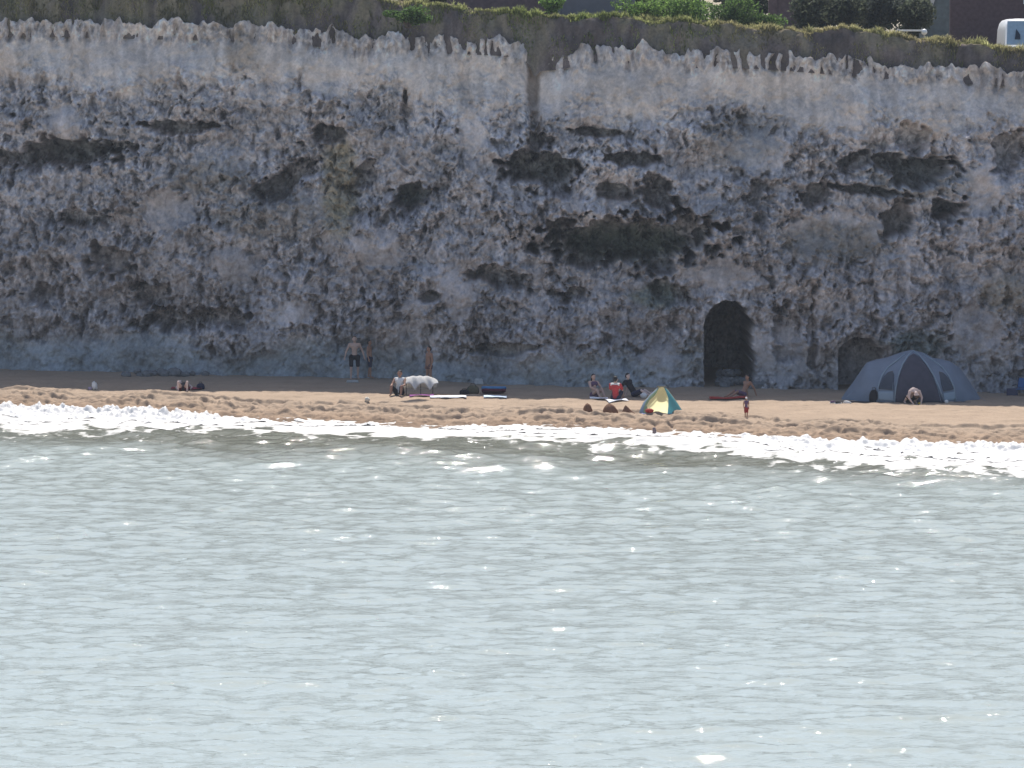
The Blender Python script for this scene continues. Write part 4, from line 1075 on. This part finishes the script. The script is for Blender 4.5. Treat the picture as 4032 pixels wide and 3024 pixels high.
towel(1765, 1566, 1.5, .75, t_white, 'long white towel on the sunny sand right of the purple cloth', .03, seed=2)
towel(1950, 1566, .95, .7, t_pale, 'short pale blue towel in front of the blue bodyboard', seed=3)
towel(1660, 1562, 1.0, .45, t_purple, 'purple towel under the right end of the white shelter', seed=4)
towel(2358, 1570, .75, .6, t_white, 'white towel beside the dark haired woman', seed=5)
towel(2430, 1580, .85, .75, t_white, 'white towel under the person in red', .2, seed=6)
towel(2868, 1570, 1.55, .8, t_red, 'long red towel in front of the tall cave', seed=7)

def lump(px, py, r, m, name, label, cat, jit=.15, seed=0, dz=0.0, n=12, rz=0):
    x, y, z = at(px, py); b = MB(); b.ball((0, 0, r[2] * .75), r, n, 8, jit, seed)
    o = b.build(name, m); o.location = (x, y, z + dz); o.rotation_euler[2] = rz
    return tag(o, label, cat)
def bag(px, py, w, d, h, m, strap, label, seed=0, name='beach_bag'):
    x, y, z = at(px, py); t = thing(name, label, 'bag', (x, y, z))
    V = []; R = random.Random(seed); n = 16
    lv = [(0, .92), (.25, 1.03), (.55, 1.0), (.8, .82), (.93, .55), (1, .2)]
    for k, sc in lv:
        for j in range(n):
            a = 2 * math.pi * j / n; cx, cy = math.cos(a), math.sin(a); e = 1 + R.uniform(-.06, .06)
            V.append((w / 2 * math.copysign(abs(cx) ** .6, cx) * sc * e, d / 2 * math.copysign(abs(cy) ** .6, cy) * sc * e, h * k))
    b = MB(); b.v = V; b.f = [(r * n + j, r * n + (j + 1) % n, (r + 1) * n + (j + 1) % n, (r + 1) * n + j) for r in range(len(lv) - 1) for j in range(n)] + [tuple(range(n))[::-1], tuple((len(lv) - 1) * n + j for j in range(n))]
    b.build('bag_body', m, t)
    b = MB(); b.tube([(-w * .25, -d * .3, h * .8), (-w * .15, -d * .25, h * 1.18), (w * .15, -d * .25, h * 1.18), (w * .25, -d * .3, h * .8)], .015, 6); b.build('handle', strap, t)
    return t
olive = mat('olive_canvas', (.11, .10, .065), .9, .25, 10, bump=.3)
strapm = mat('dark_strap', (.03, .028, .025), .8)
bag(1862, 1551, .52, .4, .36, olive, strapm, 'olive brown beach bag left of the blue bodyboard', 1)
bag(1828, 1553, .38, .3, .20, c_black, strapm, 'low black bag slumped against the olive bag', 2)
bag(790, 1530, .34, .25, .26, c_navy, strapm, 'small dark bag right of the lying person', 3)
bag(3440, 1582, .36, .25, .5, c_black, strapm, 'black bag standing in front of the left wall of the big tent', 4)
def build_board():
    L = put(1945, 1552); t = thing('bodyboard', 'blue bodyboard lying tilted with dark red underside', 'bodyboard', L, .08)
    def slab(z0, z1, sc, nm, m):
        b = MB(); n = 28; V = []
        for z in (z0, z1):
            for j in range(n):
                a = 2 * math.pi * j / n; cx, cy = math.cos(a), math.sin(a)
                V.append((.52 * sc * math.copysign(abs(cx) ** .55, cx), .27 * sc * math.copysign(abs(cy) ** .7, cy) * (1 - .15 * cx), z + .05 * cx * cx))
        b.v = V; b.f = [tuple(range(n))[::-1], tuple(range(n, 2 * n))] + [(j, (j + 1) % n, n + (j + 1) % n, n + j) for j in range(n)]
        o = b.build(nm, m, t, False, .02); o.rotation_euler = (-.35, 0, 0); o.location = (0, .05, .13); return o
    slab(.03, .13, 1, 'deck', mat('blue_foam', (.06, .20, .42), .6, .1, 5)); slab(-.06, .028, .98, 'underside', mat('dark_red_foam', (.12, .02, .04), .6, .1, 5))
build_board()
def mound(px, py, w, h, skew, label, seed):
    x, y, z = at(px, py); r = np.random.default_rng(seed); n, m_ = 36, 14; V = []
    for k in range(m_ + 1):
        q = k / m_
        for j in range(n):
            a = 2 * math.pi * j / n; prof = (1 - q ** 2.2) ** .62 if skew < .2 else (1 - q) ** .8
            rad = w / 2 * prof * (1 + .08 * math.sin(3 * a + seed) + .05 * math.sin(7 * a + 9 * q))
            V.append((rad * math.cos(a) - skew * w * q, rad * .8 * math.sin(a), h * q - .03 + float(r.normal(0, .006))))
    b = MB(); b.v = V; b.f = [(k * n + j, k * n + (j + 1) % n, (k + 1) * n + (j + 1) % n, (k + 1) * n + j) for k in range(m_) for j in range(n)]
    o = b.build('sand_mound', mat('damp_sand', (.20, .105, .065), .95, .2, 16, bump=.5)); o.location = (x, y, z)
    return tag(o, label, 'sand mound', 'brown sand mounds in front of the sitting group')
mound(2313, 1634, .38, .36, .0, 'narrowest and leftmost of the three brown sand mounds', 1)
mound(2402, 1634, .60, .40, .05, 'broad round topped brown sand mound, middle of the three', 2)
mound(2476, 1634, .62, .42, .22, 'lopsided pointed brown sand mound nearest the pop-up tent', 3)
lump(2557, 1640, (.17, .14, .09), t_red, 'red_cushion', 'small dark red cushion at the left front of the pop-up tent', 'cushion', .08, 3)
lump(372, 1534, (.13, .11, .18), c_white, 'paper_bag', 'small white crumpled bag alone on the sand at the far left', 'bag', .25, 5)
lump(354, 1535, (.08, .08, .06), mat('lilac_cloth', (.45, .36, .5), .9), 'cloth_scrap', 'scrap of lilac cloth beside the white crumpled bag', 'cloth', .25, 6)
lump(1446, 1588, (.11, .1, .11), mat('white_chalk_stone', (.72, .66, .56), .9, .1, 9), 'chalk_stone', 'single white stone on the sunlit sand below the standing pair', 'stone', .15, 7)
lump(2535, 1566, (.15, .14, .12), c_white, 'folded_cloth', 'folded white cloth by the feet of the reclining person in dark clothes', 'cloth', .15, 8)
lump(2568, 1562, (.13, .1, .11), mat('pink_cloth', (.55, .40, .45), .9), 'folded_cloth', 'folded pink cloth just left of the pop-up tent', 'cloth', .15, 9)
b = MB(); b.box((0, 0, .05), (.52, .22, .1), .1, .9); o = b.build('chalk_slab', mat('grey_chalk', (.42, .42, .42), .9, .15, 8, bump=.4), None, False, .02); o.location = put(1388, 1508); tag(o, 'flat pale chalk slab at the feet of the bare chested man', 'stone')
b = MB(); b.box((0, 0, .12), (.38, .28, .24), .2, .8); o = b.build('chalk_block', mat('pale_chalk', (.5, .5, .5), .9, .15, 8, bump=.4), None, False, .03); o.location = put(1885, 1512, .0); tag(o, 'square pale chalk block at the cliff foot above the olive bag', 'stone')
lump(3727, 1586, (.08, .07, .08), c_white, 'ball', 'small white ball at the right side of the tent door', 'ball', .02, 4)
lump(3622, 1590, (.08, .06, .05), mat('yellow_plastic', (.6, .42, .05), .5), 'toy_spade', 'small yellow toy beside the crouching person', 'toy', .2, 2)
def shoe_pair(px, py, m, label, rz):
    x, y, z = at(px, py); t = thing('shoe', label, 'shoe', (x, y, z), rz)
    b = MB(); b.tube([(-.13, 0, .05), (-.05, 0, .06), (.05, 0, .05), (.14, 0, .035)], [.045, .052, .045, .03], 10); b.build('upper', m, t)
    b = MB(); b.tube([(-.15, 0, .012), (.0, 0, .012), (.16, 0, .012)], [.04, .05, .04], 8); b.build('sole', c_white, t)
shoe_pair(3282, 1590, c_purple, 'dark shoe lying on the sunny sand left of the big tent', .2)
shoe_pair(3300, 1592, c_black, 'black shoe between the dark and the white shoe', .5)
shoe_pair(3336, 1590, c_white, 'white shoe lying on the sunny sand just left of the big tent', -.4)

def build_chair():
    L = put(4020, 1556); t = thing('folding_chair', 'low blue folding chair at the right edge of the beach', 'chair', L, -.5)
    blue = mat('blue_canvas', (.05, .13, .30), .8, .15, 8); fr = mat('dark_frame', (.02, .02, .035), .5)
    b = MB(); b.box((0, 0, .27), (.5, .44, .035)); b.build('seat', blue, t, False, .012)
    b = MB(); b.box((0, 0, 0), (.5, .03, .42)); o = b.build('backrest', blue, t, False, .012); o.location = (0, .31, .5); o.rotation_euler = (-.35, 0, 0)
    for sx in (-1, 1):
        b = MB(); b.tube([(sx * .27, -.22, 0), (sx * .27, .26, .33), (sx * .27, .4, .72)], .016, 6); b.build('back_frame', fr, t)
        b = MB(); b.tube([(sx * .28, .25, 0), (sx * .28, -.22, .29)], .016, 6); b.build('leg', fr, t)
        b = MB(); b.box((sx * .29, -.02, .43), (.05, .4, .025)); b.build('armrest', fr, t, False, .008)
build_chair()
o = MB(); o.box((0, 0, .14), (.46, .3, .28), 0, .97); o = o.build('cool_box', mat('dark_blue_plastic', (.02, .03, .09), .4, .1, 5, spec=.5), None, False, .02); o.location = put(3985, 1556); tag(o, 'dark navy cool box left of the blue folding chair', 'cool box')
b = MB(); b.tube([(0, 0, -.15), (.01, 0, .1), (-.01, 0, .25)], [.09, .08, .06], 9); o = b.build('timber_stump', mat('wet_timber', (.20, .15, .15), .7, .3, 20, bump=.5)); o.location = put(2576, 1709); tag(o, 'short dark wooden stump standing in the wash below the pop-up tent', 'stump')

def rubble(px, py, w, n, label, seed, depth=1.6):
    x0, y0, z0 = at(px, py); r = np.random.default_rng(seed); b = MB()
    for k in range(n):
        a = r.normal(0, .32) * w; c = r.uniform(0, depth); q = .10 + .16 * r.random() ** 2
        h = max(0, (1 - abs(a) / w) * .45 * min(1, c / .8)) * r.random()
        b.ball((x0 + a, y0 + c, gz(x0 + a, y0 + c) + h + q * .4), (q * 1.2, q, q * .8), 7, 5, .22, seed * 100 + k)
    o = b.build('chalk_rubble', mat('rubble_chalk', (.19, .19, .195), .95, .25, 6, bump=.4), None, False)
    tag(o, label, kind='stuff')
rubble(2880, 1522, 1.0, 48, 'grey chalk rubble heaped on the floor of the tall cave', 5, 2.2)
rubble(3030, 1528, 1.5, 26, 'fallen chalk lumps at the cliff foot between the two caves', 6, .5)
rubble(640, 1482, 2.6, 30, 'fallen chalk lumps along the cliff foot on the left', 7, .4)
# ------------------------------------------------------------------ sea air between the camera and the cliff
def build_haze():
    b = MB(); b.box((0, -650, 11.2), (8400, 4300, 29.6)); 
    hz = bpy.data.materials.new('sea_haze'); hz.use_nodes = True; n = hz.node_tree.nodes; n.clear()
    out = n.new('ShaderNodeOutputMaterial'); v = n.new('ShaderNodeVolumePrincipled')
    v.inputs['Color'].default_value = (.80, .88, 1.0, 1); v.inputs['Density'].default_value = .00019; v.inputs['Anisotropy'].default_value = 0.0
    hz.node_tree.links.new(v.outputs[0], out.inputs['Volume'])
    o = b.build('haze', hz, None, False); o['kind'] = 'stuff'
build_haze()
